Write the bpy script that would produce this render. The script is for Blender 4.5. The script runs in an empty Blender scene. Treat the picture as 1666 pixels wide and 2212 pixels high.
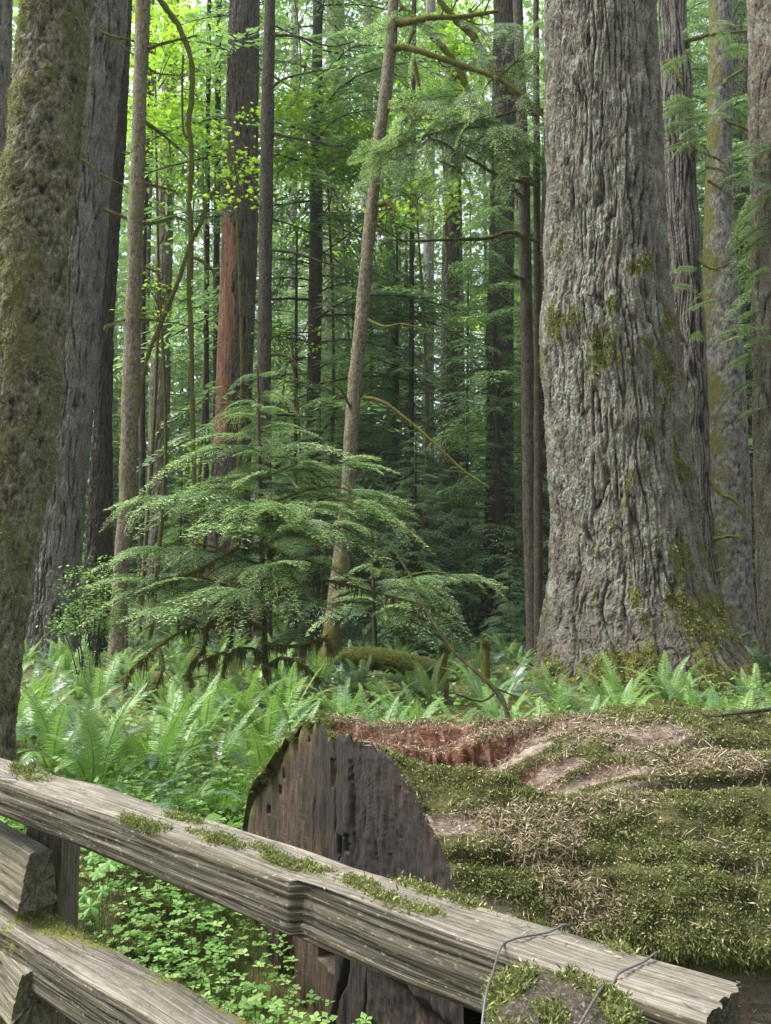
import bpy, math, random
import numpy as np
from mathutils import Matrix, Vector

# ------------------------------------------------------------------ camera, sky, sun, exposure
sc = bpy.context.scene
F_PX, CU, CV, EYE, PITCH = 1700.0, 833.0, 1106.0, 1.6, math.radians(5.5)
cam_data = bpy.data.cameras.new("camera")
cam = bpy.data.objects.new("camera", cam_data)
sc.collection.objects.link(cam)
cam_data.sensor_fit = 'VERTICAL'
cam_data.sensor_height = 24.0
cam_data.lens = 24.0 * F_PX / 2212.0
cam_data.clip_start, cam_data.clip_end = 0.05, 600.0
cam.location = (0, 0, EYE)
cam.rotation_euler = (math.pi / 2 + PITCH, 0, 0)
sc.camera = cam

SUN_EL, SUN_AZ = math.radians(57), math.radians(-88)      # azimuth from +Y towards +X
world = bpy.data.worlds.new("World")
sc.world = world
world.use_nodes = True
wn = world.node_tree
sky = wn.nodes.new("ShaderNodeTexSky")
sky.sky_type = 'NISHITA'
sky.sun_disc = False
sky.sun_elevation = SUN_EL
sky.sun_rotation = SUN_AZ
sky.air_density, sky.dust_density, sky.ozone_density = 1.0, 4.0, 0.6
soft = wn.nodes.new("ShaderNodeHueSaturation")            # thin bright cloud: the sky loses most of its blue
soft.inputs["Saturation"].default_value = 0.35
wn.links.new(sky.outputs[0], soft.inputs["Color"])
wn.links.new(soft.outputs[0], wn.nodes["Background"].inputs[0])
wn.nodes["Background"].inputs[1].default_value = 0.13

sun_data = bpy.data.lights.new("sun", 'SUN')
sun = bpy.data.objects.new("sun", sun_data)
sc.collection.objects.link(sun)
sun_data.energy = 2.6
sun_data.angle = math.radians(30)
sun_data.color = (1.0, 0.96, 0.88)
sd = Vector((math.sin(SUN_AZ) * math.cos(SUN_EL), math.cos(SUN_AZ) * math.cos(SUN_EL), math.sin(SUN_EL)))
sun.rotation_euler = sd.to_track_quat('Z', 'Y').to_euler()

sc.view_settings.view_transform = 'Standard'
sc.view_settings.look = 'None'
sc.view_settings.gamma = 1.0
sc.view_settings.exposure = 1.8
sc.render.engine = 'CYCLES'
sc.cycles.max_bounces = 6
sc.cycles.diffuse_bounces = 3
sc.cycles.glossy_bounces = 2
sc.cycles.transmission_bounces = 3
sc.cycles.volume_bounces = 0
sc.cycles.use_denoising = True
sc.cycles.denoising_prefilter = 'ACCURATE'
sc.cycles.use_adaptive_sampling = False

rng = np.random.default_rng(11)
random.seed(11)
A = np.array

# ------------------------------------------------------------------ numbers: pixels to points, noise
def at(u, v, Y):
    """point of the world at depth Y seen at (u, v) of the 1666 x 2212 photograph"""
    a, b = (u - CU) / F_PX, (CV - v) / F_PX
    c, s = math.cos(PITCH), math.sin(PITCH)
    k = Y / (c - b * s)
    return A([a * k, Y, EYE + k * (s + b * c)])

def pxm(v, Y):
    """metres per photo pixel there"""
    b = (CV - v) / F_PX
    return Y / (math.cos(PITCH) - b * math.sin(PITCH)) / F_PX

_r = np.random.default_rng(5)
_P = _r.permutation(256); _P = np.concatenate([_P, _P, _P])
_G = _r.normal(size=(256, 3)); _G /= np.linalg.norm(_G, axis=1)[:, None]

def noise(p, seed=0):
    p = np.asarray(p, float) + seed * 17.31
    i = np.floor(p).astype(np.int64); f = p - i; i &= 255
    w = f * f * f * (f * (f * 6 - 15) + 10)
    out = 0
    for dx in (0, 1):
        wx = w[..., 0] if dx else 1 - w[..., 0]
        for dy in (0, 1):
            wy = w[..., 1] if dy else 1 - w[..., 1]
            for dz in (0, 1):
                wz = w[..., 2] if dz else 1 - w[..., 2]
                h = _P[_P[_P[(i[..., 0] + dx) & 255] + ((i[..., 1] + dy) & 255)] + ((i[..., 2] + dz) & 255)]
                g = _G[h]
                d = g[..., 0] * (f[..., 0] - dx) + g[..., 1] * (f[..., 1] - dy) + g[..., 2] * (f[..., 2] - dz)
                out = out + wx * wy * wz * d
    return out * 1.6

def fbm(p, octv=3, seed=0):
    o, a, s = 0, 1.0, 0
    for k in range(octv):
        o = o + a * noise(p * (2.03 ** k), seed + k); s += a; a *= 0.5
    return o / s

def sstep(a, b, x):
    t = np.clip((x - a) / (b - a), 0, 1)
    return t * t * (3 - 2 * t)

def unit(v):
    return v / np.maximum(np.linalg.norm(v, axis=-1, keepdims=True), 1e-9)

def ground_z(x, y):
    x, y = np.broadcast_arrays(np.asarray(x, float), np.asarray(y, float))
    p = np.stack([x * 0.16, y * 0.16, 0 * x], -1)
    q = np.stack([x * 1.3, y * 1.3, 0 * x + 3], -1)
    dip = -0.58 * np.exp(-((x + .35) / 1.25) ** 2 - ((y - 4.0) / 1.25) ** 2)
    return 0.10 * noise(p, 3) * sstep(4, 12, y) + 0.035 * noise(q, 4) + dip

# ------------------------------------------------------------------ meshes
class MB:
    """collects vertices, faces and per-vertex numbers for ONE mesh"""
    def __init__(self):
        self.v, self.f, self.a, self.n = [], [], {}, 0
        self.cnt = []
    def add(self, v, f, mi=0, **at_):
        v = np.asarray(v, float).reshape(-1, 3)
        f = np.asarray(f, np.int64)
        self.v.append(v); self.f.append((f + self.n, mi))
        for k, x in at_.items():
            self.a.setdefault(k, []).append((self.n, np.broadcast_to(np.asarray(x, float).ravel(), (len(v),)).copy() if np.size(x) in (1, len(v)) else x))
        self.n += len(v)
        return self
    def arrays(self):
        V = np.concatenate(self.v)
        at_ = {}
        for k, lst in self.a.items():
            x = np.zeros(len(V))
            for s, y in lst: x[s:s + len(y)] = y
            at_[k] = x
        return V, self.f, at_
    def mesh(self, name, mats, off=(0, 0, 0), smooth=True):
        V, fl, at_ = self.arrays()
        V = V - np.asarray(off, float)
        me = bpy.data.meshes.new(name)
        me.vertices.add(len(V)); me.vertices.foreach_set("co", V.astype(np.float32).ravel())
        loops = np.concatenate([f.ravel() for f, _ in fl])
        tot = np.concatenate([np.full(len(f), f.shape[1]) for f, _ in fl])
        mi = np.concatenate([np.full(len(f), m) for f, m in fl])
        start = np.concatenate([[0], np.cumsum(tot)[:-1]])
        me.loops.add(len(loops)); me.loops.foreach_set("vertex_index", loops.astype(np.int32))
        me.polygons.add(len(tot)); me.polygons.foreach_set("loop_start", start.astype(np.int32))
        me.polygons.foreach_set("material_index", mi.astype(np.int32))
        me.polygons.foreach_set("use_smooth", np.full(len(tot), smooth))
        for k, x in at_.items():
            me.attributes.new(k, 'FLOAT', 'POINT').data.foreach_set("value", x.astype(np.float32))
        for m in (mats if isinstance(mats, (list, tuple)) else [mats]): me.materials.append(m)
        me.update(calc_edges=True)
        return me

def link(name, me, parent=None, label=None):
    o = bpy.data.objects.new(name, me)
    sc.collection.objects.link(o)
    if parent is not None: o.parent = parent
    if label: o["label"] = label
    return o

def part(name, mb, mats, root, label=None, smooth=True):
    off = A(root.location) if root.parent is None else A(root.parent.location)
    return link(name, mb.mesh(name, mats, off, smooth), root, label)

def thing(name, label, cat, loc=(0, 0, 0), group=None):
    o = bpy.data.objects.new(name, None)
    o.empty_display_size = 0.2
    sc.collection.objects.link(o)
    o.location = loc
    o["label"] = label; o["category"] = cat
    if group: o["group"] = group
    return o

def tag(o, label, cat=None, group=None, kind=None):
    o["label"] = label
    if cat: o["category"] = cat
    if group: o["group"] = group
    if kind: o["kind"] = kind
    return o

def gridq(nr, nc, wrap=True):
    r = np.arange(nr - 1)[:, None]; c = np.arange(nc if wrap else nc - 1)[None, :]
    c2 = (c + 1) % nc
    return np.stack([r * nc + c, r * nc + c2, (r + 1) * nc + c2, (r + 1) * nc + c], -1).reshape(-1, 4)

def cat_rom(pts, n):
    p = np.asarray(pts, float)
    if len(p) < 3:
        t = np.linspace(0, 1, n)[:, None]; return p[0] * (1 - t) + p[-1] * t
    p = np.vstack([2 * p[0] - p[1], p, 2 * p[-1] - p[-2]])
    t = np.linspace(0, len(p) - 3 - 1e-6, n); i = t.astype(int); f = (t - i)[:, None]
    a, b, c, d = p[i], p[i + 1], p[i + 2], p[i + 3]
    return 0.5 * (2 * b + (c - a) * f + (2 * a - 5 * b + 4 * c - d) * f ** 2 + (3 * b - a - 3 * c + d) * f ** 3)

def tube(mb, pts, r0, r1, ns=6, seg=None, rough=0.0, mi=0, **at_):
    n = seg or max(4, 4 * len(pts))
    C = cat_rom(pts, n)
    T = unit(np.gradient(C, axis=0))
    up = np.where(np.abs(T[:, 2:3]) > 0.9, A([[1., 0, 0]]), A([[0, 0, 1.]]))
    S = unit(np.cross(T, up)); B = np.cross(S, T)
    th = np.linspace(0, 2 * np.pi, ns, endpoint=False)
    r = (r0 + (r1 - r0) * np.linspace(0, 1, n))[:, None] * np.ones((1, ns))
    if rough:
        q = np.stack([np.arange(n)[:, None] * 0.9 + 0 * th, 0 * r + np.cos(th) * 1.5, 0 * r + np.sin(th) * 1.5], -1)
        r = r * (1 + rough * noise(q, int(abs(C[0, 0] * 37)) % 91))
    V = C[:, None] + r[..., None] * (np.cos(th)[None, :, None] * S[:, None] + np.sin(th)[None, :, None] * B[:, None])
    mb.add(V, gridq(n, ns), mi=mi, **at_)
    return C

def cards(mb, P, D, S, L, W, mid=0.4, mi=0, fold=0.0, **at_):
    """lance shaped leaves: base P, along D, width along S"""
    P, D, S = (np.asarray(x, float) for x in (P, D, S))
    n = len(P); L = np.broadcast_to(L, (n,))[:, None]; W = np.broadcast_to(W, (n,))[:, None]
    N = np.cross(D, S) * fold
    V = np.stack([P, P + D * L * mid + (S + N) * W / 2, P + D * L, P + D * L * mid - (S - N) * W / 2], 1)
    F = (np.arange(n)[:, None] * 4 + np.arange(4)[None, :])
    aa = {k: np.repeat(np.broadcast_to(x, (n,)), 4) for k, x in at_.items()}
    mb.add(V.reshape(-1, 3), F, mi=mi, **aa)

def rand_dirs(n):
    return unit(rng.normal(size=(n, 3)))

# ------------------------------------------------------------------ materials
class NT:
    def __init__(self, name):
        self.m = bpy.data.materials.new(name); self.m.use_nodes = True
        self.t = self.m.node_tree; self.t.nodes.clear()
        self.out = self.t.nodes.new("ShaderNodeOutputMaterial")
    def n(self, typ, ins=None, **props):
        x = self.t.nodes.new(typ)
        for k, v in props.items(): setattr(x, k, v)
        for k, v in (ins or {}).items(): self.set(x.inputs[k], v)
        return x
    def set(self, sock, v):
        if hasattr(v, "is_linked") or isinstance(v, bpy.types.NodeSocket): self.t.links.new(v, sock)
        else: sock.default_value = v
    def attr(self, name): return self.n("ShaderNodeAttribute", attribute_name=name).outputs["Fac"]
    def obj(self): return self.n("ShaderNodeTexCoord").outputs["Object"]
    def mapped(self, scale, src=None):
        return self.n("ShaderNodeMapping", {"Vector": src or self.obj(), "Scale": scale}).outputs[0]
    def noise(self, scale, detail=4, rough=0.6, vec=None, dist=0.0):
        x = self.n("ShaderNodeTexNoise", {"Vector": vec or self.obj(), "Scale": scale, "Detail": detail, "Roughness": rough, "Distortion": dist})
        return x.outputs["Fac"]
    def ramp(self, fac, a, b, ca=0.0, cb=1.0):
        return self.n("ShaderNodeMapRange", {"Value": fac, "From Min": a, "From Max": b, "To Min": ca, "To Max": cb}, clamp=True).outputs[0]
    def mix(self, fac, a, b):
        x = self.n("ShaderNodeMix", data_type='RGBA')
        for s, v in ((0, fac), (6, a), (7, b)):
            if isinstance(v, tuple): v = (*v, 1.0) if len(v) == 3 else v
            self.set(x.inputs[s], v)
        return x.outputs[2]
    def math(self, op, a, b=0.0):
        x = self.n("ShaderNodeMath", operation=op)
        self.set(x.inputs[0], a); self.set(x.inputs[1], b)
        return x.outputs[0]
    def bright(self, col, fac):
        x = self.n("ShaderNodeMix", data_type='RGBA', blend_type='MULTIPLY')
        self.set(x.inputs[0], 1.0); self.set(x.inputs[6], col)
        c = self.n("ShaderNodeCombineColor"); [self.set(c.inputs[i], fac) for i in range(3)]
        self.t.links.new(c.outputs[0], x.inputs[7])
        return x.outputs[2]
    def bump(self, h, strength, dist):
        return self.n("ShaderNodeBump", {"Height": h, "Strength": strength, "Distance": dist}).outputs[0]
    def done(self, col, rough=0.85, bump=None, spec=0.3, transl=None, tcol=None):
        b = self.n("ShaderNodeBsdfPrincipled", {"Roughness": rough, "Specular IOR Level": spec})
        self.set(b.inputs["Base Color"], (*col, 1.0) if isinstance(col, tuple) else col)
        if bump is not None: self.set(b.inputs["Normal"], bump)
        s = b.outputs[0]
        if transl:
            t = self.n("ShaderNodeBsdfTranslucent"); self.set(t.inputs[0], tcol or col)
            s = self.n("ShaderNodeMixShader", {0: transl, 1: s, 2: t.outputs[0]}).outputs[0]
        self.t.links.new(s, self.out.inputs[0])
        return self.m

def leaf_mat(name, dark, light, tip, transl=0.35, rough=0.5, wood=(0.06, 0.045, 0.03), spec=0.35, vary=0.35):
    t = NT(name)
    rnd = t.attr("rnd"); orn = t.n("ShaderNodeObjectInfo").outputs["Random"]
    f = t.math('ADD', t.math('MULTIPLY', rnd, 1 - vary), t.math('MULTIPLY', orn, vary))
    c = t.mix(f, dark, light)
    c = t.mix(t.attr("tip"), c, tip)
    c = t.mix(t.attr("wood"), c, wood)
    tc = t.mix(0.35, c, (0.25, 0.5, 0.03))
    return t.done(c, rough, spec=spec, transl=transl, tcol=t.mix(t.attr("wood"), tc, wood))

def bark_mat(name, furrow, ra, rb, lichen, lamt, moss=(0.10, 0.10, 0.025), sc_=1.0, ls=3.0, bump=0.6):
    t = NT(name)
    ht = t.attr("ht"); ms = t.attr("moss")
    v = t.mapped((1, 1, 0.25))
    n1 = t.noise(7 * sc_, 5, 0.65, v); n2 = t.noise(ls, 4, 0.7); n3 = t.noise(50 * sc_, 4, 0.75, t.mapped((1, 1, 0.35)))
    ridge = t.mix(t.ramp(n1, 0.35, 0.68), ra, rb)
    ridge = t.mix(t.ramp(n3, 0.42, 0.66, 0, 0.85), ridge, tuple(x * 0.35 for x in ra))
    n4 = t.noise(150 * sc_, 2, 0.7, t.mapped((1, 1, 0.4)))
    ridge = t.mix(t.ramp(n4, 0.52, 0.70, 0, 0.6), ridge, tuple(min(1, x * 1.5) for x in rb))
    lic = t.math('MULTIPLY', t.ramp(n2, 0.62 - 0.25 * lamt, 0.72 - 0.2 * lamt), t.ramp(t.noise(38 * sc_, 3, 0.7), 0.40, 0.60))
    lic = t.math('MULTIPLY', lic, t.ramp(ht, 0.35, 0.7))
    col = t.mix(lic, ridge, lichen)
    col = t.mix(t.ramp(ht, 0.28, 0.80), furrow, col)
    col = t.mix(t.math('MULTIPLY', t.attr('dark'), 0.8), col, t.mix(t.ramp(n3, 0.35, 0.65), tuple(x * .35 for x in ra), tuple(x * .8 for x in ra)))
    mcol = t.mix(t.noise(14, 4, 0.7), tuple(x * 0.45 for x in moss), tuple(min(1, x * 1.9) for x in moss))
    mf = t.ramp(t.math('ADD', ms, t.math('MULTIPLY', t.math('SUBTRACT', t.noise(9, 5, 0.75), 0.5), 1.1)), 0.42, 0.62)
    col = t.mix(mf, col, mcol)
    bh = t.math('ADD', t.noise(45 * sc_, 5, 0.75, t.mapped((1, 1, 0.45))), t.math('MULTIPLY', t.noise(130 * sc_, 3, 0.7), 0.4))
    return t.done(col, 0.92, t.bump(bh, min(1, bump * 1.4), 0.045), spec=0.12)

M = {}
M['fir_big'] = bark_mat('fir_bark_pale', (0.018, 0.014, 0.011), (0.125, 0.108, 0.088), (0.31, 0.285, 0.24), (0.36, 0.40, 0.33), 0.55, moss=(0.12, 0.115, 0.03), ls=2.6, bump=.9)
M['fir_warm'] = bark_mat('fir_bark_warm', (0.025, 0.02, 0.015), (0.16, 0.135, 0.10), (0.29, 0.26, 0.21), (0.32, 0.35, 0.28), 0.5, moss=(0.09, 0.09, 0.025))
M['fir_grey'] = bark_mat('fir_bark_grey', (0.012, 0.010, 0.009), (0.13, 0.12, 0.106), (0.27, 0.255, 0.235), (0.28, 0.31, 0.27), 0.5, moss=(0.08, 0.08, 0.025))
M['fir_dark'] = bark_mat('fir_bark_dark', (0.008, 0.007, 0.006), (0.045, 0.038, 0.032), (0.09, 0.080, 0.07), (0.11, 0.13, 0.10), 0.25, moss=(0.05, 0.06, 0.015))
M['fir_mid'] = bark_mat('fir_bark_brown', (0.012, 0.009, 0.008), (0.075, 0.062, 0.052), (0.14, 0.122, 0.105), (0.15, 0.165, 0.14), 0.4, moss=(0.06, 0.065, 0.02))
M['cedar'] = bark_mat('cedar_bark', (0.016, 0.014, 0.012), (0.13, 0.115, 0.10), (0.25, 0.23, 0.21), (0.24, 0.28, 0.24), 0.3, sc_=0.8)
M['mossy'] = bark_mat('mossy_bark', (0.03, 0.024, 0.015), (0.17, 0.145, 0.10), (0.31, 0.275, 0.20), (0.34, 0.37, 0.29), 0.5, moss=(0.15, 0.137, 0.072), ls=14)
M['slim'] = bark_mat('slim_bark', (0.035, 0.027, 0.018), (0.13, 0.105, 0.07), (0.24, 0.205, 0.145), (0.34, 0.34, 0.27), 0.55, moss=(0.13, 0.12, 0.035), ls=26, sc_=1.6)
M['slim_dark'] = bark_mat('slim_dark_bark', (0.015, 0.012, 0.009), (0.055, 0.045, 0.036), (0.11, 0.095, 0.078), (0.16, 0.165, 0.135), 0.4, moss=(0.08, 0.08, 0.025), ls=26, sc_=1.6)
M['limb'] = bark_mat('limb_bark', (0.02, 0.017, 0.013), (0.07, 0.06, 0.045), (0.12, 0.105, 0.08), (0.2, 0.23, 0.18), 0.3, moss=(0.10, 0.10, 0.022), ls=9, sc_=2)

M['red'] = None
t = NT('stripped_red_wood')
g = t.noise(9, 5, 0.7, t.mapped((1, 1, 0.12)))
c = t.mix(t.ramp(g, 0.3, 0.7), (0.10, 0.045, 0.026), (0.29, 0.155, 0.092))
c = t.mix(t.ramp(t.noise(9, 5, 0.75, t.mapped((1, 1, 0.22))), 0.50, 0.66), c, (0.060, 0.036, 0.026))
M['red'] = t.done(c, 0.85, t.bump(t.noise(25, 5, 0.7, t.mapped((1, 1, 0.25))), 0.8, 0.03), spec=0.15)

M['hem'] = leaf_mat('hemlock_needles', (0.062, 0.130, 0.070), (0.155, 0.275, 0.135), (0.52, 0.68, 0.30), 0.38, 0.5)
M['hem_mid'] = leaf_mat('forest_hemlock_needles', (0.075, 0.14, 0.085), (0.17, 0.265, 0.16), (0.28, 0.40, 0.21), 0.5, 0.5)
M['hem_far'] = leaf_mat('far_conifer_needles', (0.055, 0.115, 0.055), (0.13, 0.23, 0.10), (0.24, 0.36, 0.13), 0.5, 0.6)
M['maple'] = leaf_mat('maple_leaves', (0.16, 0.30, 0.02), (0.34, 0.54, 0.05), (0.48, 0.66, 0.09), 0.62, 0.5)
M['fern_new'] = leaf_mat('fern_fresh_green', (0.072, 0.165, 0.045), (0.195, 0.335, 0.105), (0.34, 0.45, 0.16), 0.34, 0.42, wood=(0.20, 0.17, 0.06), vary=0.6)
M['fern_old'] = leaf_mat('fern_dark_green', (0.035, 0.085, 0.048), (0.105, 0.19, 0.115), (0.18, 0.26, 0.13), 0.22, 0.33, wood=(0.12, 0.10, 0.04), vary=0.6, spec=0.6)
M['fern_dead'] = leaf_mat('fern_dead_brown', (0.10, 0.055, 0.025), (0.20, 0.11, 0.05), (0.25, 0.14, 0.06), 0.2, 0.8, vary=0.6)
M['under'] = leaf_mat('undergrowth_leaves', (0.07, 0.17, 0.035), (0.20, 0.36, 0.10), (0.34, 0.48, 0.18), 0.4, 0.5, vary=0.0, wood=(0.12, 0.16, 0.05))
M['grass'] = leaf_mat('grass_blades', (0.09, 0.20, 0.025), (0.22, 0.38, 0.06), (0.35, 0.48, 0.12), 0.4, 0.45, vary=0.0)
M['moss'] = leaf_mat('moss_tufts', (0.034, 0.042, 0.014), (0.165, 0.172, 0.064), (0.36, 0.37, 0.18), 0.25, 0.8, vary=0.0, spec=0.1)
M['moss_old'] = leaf_mat('trunk_moss', (0.080, 0.072, 0.038), (0.25, 0.23, 0.14), (0.40, 0.39, 0.25), 0.2, 0.9, vary=0.0, spec=0.1)
M['moss_hang'] = leaf_mat('hanging_moss', (0.045, 0.048, 0.016), (0.15, 0.15, 0.055), (0.25, 0.25, 0.09), 0.2, 0.9, vary=0.0, spec=0.1)
M['litter'] = leaf_mat('dry_needles', (0.070, 0.046, 0.034), (0.23, 0.172, 0.128), (0.42, 0.36, 0.29), 0.0, 0.8, vary=0.0, spec=0.15)

# ground
t = NT('forest_floor')
n1 = t.noise(1.6, 6, 0.7); n2 = t.noise(22, 5, 0.75)
c = t.mix(t.ramp(n2, 0.3, 0.7), (0.035, 0.024, 0.015), (0.13, 0.09, 0.055))
c = t.mix(t.ramp(t.math('ADD', n1, t.math('MULTIPLY', n2, 0.3)), 0.58, 0.70), c, (0.085, 0.11, 0.025))
M['floor'] = t.done(c, 0.95, t.bump(n2, 0.8, 0.04), spec=0.1)

# weathered fence wood: grain runs along local X of the piece (attribute coordinates are stored per vertex)
def wood_mat(name, dark, mid, light, warm):
    t = NT(name)
    uvw = t.n("ShaderNodeCombineXYZ", {"X": t.attr("gx"), "Y": t.attr("gy"), "Z": t.attr("gz")}).outputs[0]
    g1 = t.noise(1.0, 5, 0.75, t.mapped((0.8, 60, 60), uvw), 0.25)
    g2 = t.noise(1.0, 4, 0.7, t.mapped((3.0, 230, 230), uvw))
    g3 = t.noise(1.0, 4, 0.6, t.mapped((1.2, 9, 9), uvw))
    c = t.mix(t.ramp(g1, 0.40, 0.58), dark, mid)
    c = t.mix(t.ramp(g2, 0.5, 0.72), c, light)
    c = t.mix(t.ramp(g3, 0.50, 0.72, 0, 0.55), c, warm)
    c = t.mix(t.ramp(t.attr("ht"), 0.05, 0.45, 0.75, 0), c, (0.018, 0.015, 0.012))
    top = t.attr("top")
    tg = t.mix(t.ramp(g2, 0.36, 0.64), (0.066, 0.060, 0.048), (0.26, 0.243, 0.205))
    tg = t.mix(t.ramp(g1, 0.54, 0.66, 0, 0.85), tg, (0.06, 0.054, 0.045))
    tg = t.mix(t.ramp(t.noise(1.0, 4, 0.7, t.mapped((5, 22, 22), uvw)), 0.48, 0.66, 0, 0.7), tg, (0.085, 0.07, 0.045))
    c = t.mix(t.math('MULTIPLY', top, 0.85), c, tg)
    c = t.mix(t.ramp(t.noise(1.0, 5, 0.75, t.mapped((9, 30, 30), uvw)), 0.52, 0.72, 0, 0.75), c, (0.030, 0.026, 0.018))
    c = t.mix(t.ramp(t.noise(1.0, 3, 0.6, t.mapped((60, 160, 160), uvw)), 0.60, 0.72, 0, 0.6), c, (0.30, 0.28, 0.22))
    c = t.mix(t.ramp(t.math('ADD', t.attr("moss"), t.math('MULTIPLY', t.math('SUBTRACT', t.noise(40, 4, 0.7), 0.5), 0.9)), 0.4, 0.65), c, (0.14, 0.15, 0.035))
    h = t.math('ADD', g1, g2)
    return t.done(c, 0.85, t.bump(h, 0.8, 0.006), spec=0.2)
M['rail'] = wood_mat('weathered_rail_wood', (0.011, 0.010, 0.008), (0.080, 0.072, 0.052), (0.19, 0.175, 0.130), (0.095, 0.084, 0.046))
M['post'] = wood_mat('weathered_post_wood', (0.055, 0.050, 0.036), (0.15, 0.135, 0.10), (0.25, 0.225, 0.17), (0.16, 0.145, 0.08))
M['post_end'] = wood_mat('weathered_post_end', (0.012, 0.010, 0.008), (0.055, 0.046, 0.034), (0.11, 0.096, 0.072), (0.07, 0.062, 0.03))
t = NT('steel_wire'); M['wire'] = t.done(t.mix(t.noise(60, 3), (0.045, 0.035, 0.030), (0.10, 0.11, 0.13)), 0.5, spec=0.5)
t = NT('cut_end_wood')
n1 = t.noise(1.0, 5, 0.7, t.mapped((48, 48, 14))); n2 = t.noise(6, 4, 0.6)
c = t.mix(t.ramp(n1, 0.3, 0.7), (0.006, 0.005, 0.005), (0.027, 0.022, 0.019))
c = t.mix(t.ramp(t.math('ADD', n2, t.math('MULTIPLY', t.attr("warm"), 0.5)), 0.52, 0.85), c, t.mix(t.ramp(n1, 0.3, 0.7), (0.014, 0.009, 0.006), (0.078, 0.053, 0.034)))
c = t.mix(t.ramp(t.attr("ht"), 0.1, 0.6, 1, 0), c, (0.010, 0.008, 0.007))
c = t.mix(t.math('MULTIPLY', t.attr("moss"), t.ramp(t.noise(30, 4, 0.7), 0.35, 0.6)), c, (0.11, 0.12, 0.03))
saw = t.noise(1.0, 3, 0.6, t.n('ShaderNodeMapping', {'Vector': t.obj(), 'Rotation': (0, math.radians(35), 0), 'Scale': (8, 8, 170)}).outputs[0])
c = t.mix(t.math('MULTIPLY', t.ramp(saw, 0.54, 0.70, 0, 0.5), t.ramp(t.math('ADD', t.attr('warm'), t.noise(3.5, 3)), 0.75, 1.1)), c, (0.13, 0.10, 0.07))
c = t.mix(t.ramp(t.noise(5, 5, 0.75), 0.5, 0.68, 0, 0.8), c, (0.014, 0.012, 0.012))
M['cut'] = t.done(c, 0.8, t.bump(t.noise(1.0, 5, 0.7, t.mapped((110, 110, 22))), 0.6, 0.01), spec=0.25)
t = NT('old_log_wood')
v = t.mapped((0.9, 9, 14))
n1 = t.noise(3.0, 6, 0.72, v, 0.4); n2 = t.noise(20, 5, 0.7)
grey = t.mix(t.ramp(n1, 0.3, 0.7), (0.055, 0.042, 0.032), (0.30, 0.25, 0.205))
rot = t.mix(t.ramp(n1, 0.32, 0.68), (0.030, 0.013, 0.008), (0.17, 0.075, 0.042))
rot = t.mix(t.ramp(n2, 0.5, 0.68), rot, (0.30, 0.20, 0.14))
c = t.mix(t.attr("rot"), grey, rot)
mc = t.mix(t.ramp(n2, 0.3, 0.7), (0.020, 0.021, 0.008), (0.085, 0.085, 0.030))
c = t.mix(t.ramp(t.attr("moss"), 0.3, 0.6), c, mc)
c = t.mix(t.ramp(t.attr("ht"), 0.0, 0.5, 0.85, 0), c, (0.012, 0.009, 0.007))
M['log'] = t.done(c, 0.9, t.bump(t.math('ADD', n1, t.math('MULTIPLY', n2, 0.5)), 0.8, 0.025), spec=0.15)

# ------------------------------------------------------------------ the ground, one sheet
mb = MB()
def axis(lo, hi, steps):
    return np.unique(np.concatenate([np.arange(a, b, s) for a, b, s in steps] + [[lo, hi]]))
gx = axis(-200, 200, [(-200, -30, 10), (-30, -8, 1.0), (-8, 8, 0.12), (8, 30, 1.0), (30, 200, 10)])
gy = axis(-60, 260, [(-60, 0, 6), (0, 2, 0.4), (2, 12, 0.1), (12, 40, 0.6), (40, 260, 10)])
X, Yg = np.meshgrid(gx, gy)
Z = ground_z(X, Yg)
mb.add(np.stack([X, Yg, Z], -1), gridq(len(gy), len(gx), False))
g = link('ground', mb.mesh('ground', M['floor'])); g['kind'] = 'structure'

# ------------------------------------------------------------------ trunks
def bark_relief(kind, P, seed):
    """P: points on the bark cylinder in metres -> height (m), 0..1 ridge value"""
    w = P + 0.10 * np.stack([noise(P * [1.6, 1.6, .9], seed + 1), noise(P * [1.6, 1.6, .9], seed + 2), 0 * P[..., 0]], -1)
    if kind == 'fir':
        w = P + 0.07 * (w - P) / 0.10 + 0.012 * np.stack([noise(P * [12, 12, 9], seed + 3), noise(P * [12, 12, 9], seed + 4), 0 * P[..., 0]], -1)
        a = np.abs(noise(w * [6.5, 6.5, 0.55], seed)) + .16 * sstep(-.05, .3, noise(w * [5, 5, 1.6], seed + 11))
        a = np.clip(a / 0.21, 0, 1) ** 0.65
        b = np.abs(noise(w * [13, 13, 2.2], seed + 5)) + .12 * sstep(0, .3, noise(w * [6, 6, 3], seed + 12)); b = np.clip(b / 0.15, 0, 1) ** 0.6
        q = noise(w * [16, 16, 3.0], seed + 6) * 3.0 + noise(w * [38, 38, 9], seed + 7) * 1.8
        f = np.clip((np.floor(q) + sstep(.7, 1.0, q - np.floor(q))) / 4 + .5, 0, 1)
        r = 0.48 * a + 0.26 * b + 0.28 * f
        return np.clip(r, 0, 1.2), 0.085
    if kind == 'cedar':
        a = np.abs(noise(w * [13, 13, 0.35], seed)); a = np.clip(a / 0.35, 0, 1) ** 0.8
        b = fbm(w * [28, 28, 1.2], 3, seed + 5)
        return 0.65 * a + 0.35 * (b + 0.5), 0.035
    if kind == 'moss':
        a = fbm(w * [9, 9, 6], 4, seed); b = fbm(w * [35, 35, 22], 3, seed + 3)
        return np.clip(0.66 + 0.6 * a + 0.5 * b, 0, 1), 0.035
    a = fbm(w * [22, 22, 12], 3, seed)
    return np.clip(0.74 + 0.7 * a, 0, 1), 0.012

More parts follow.
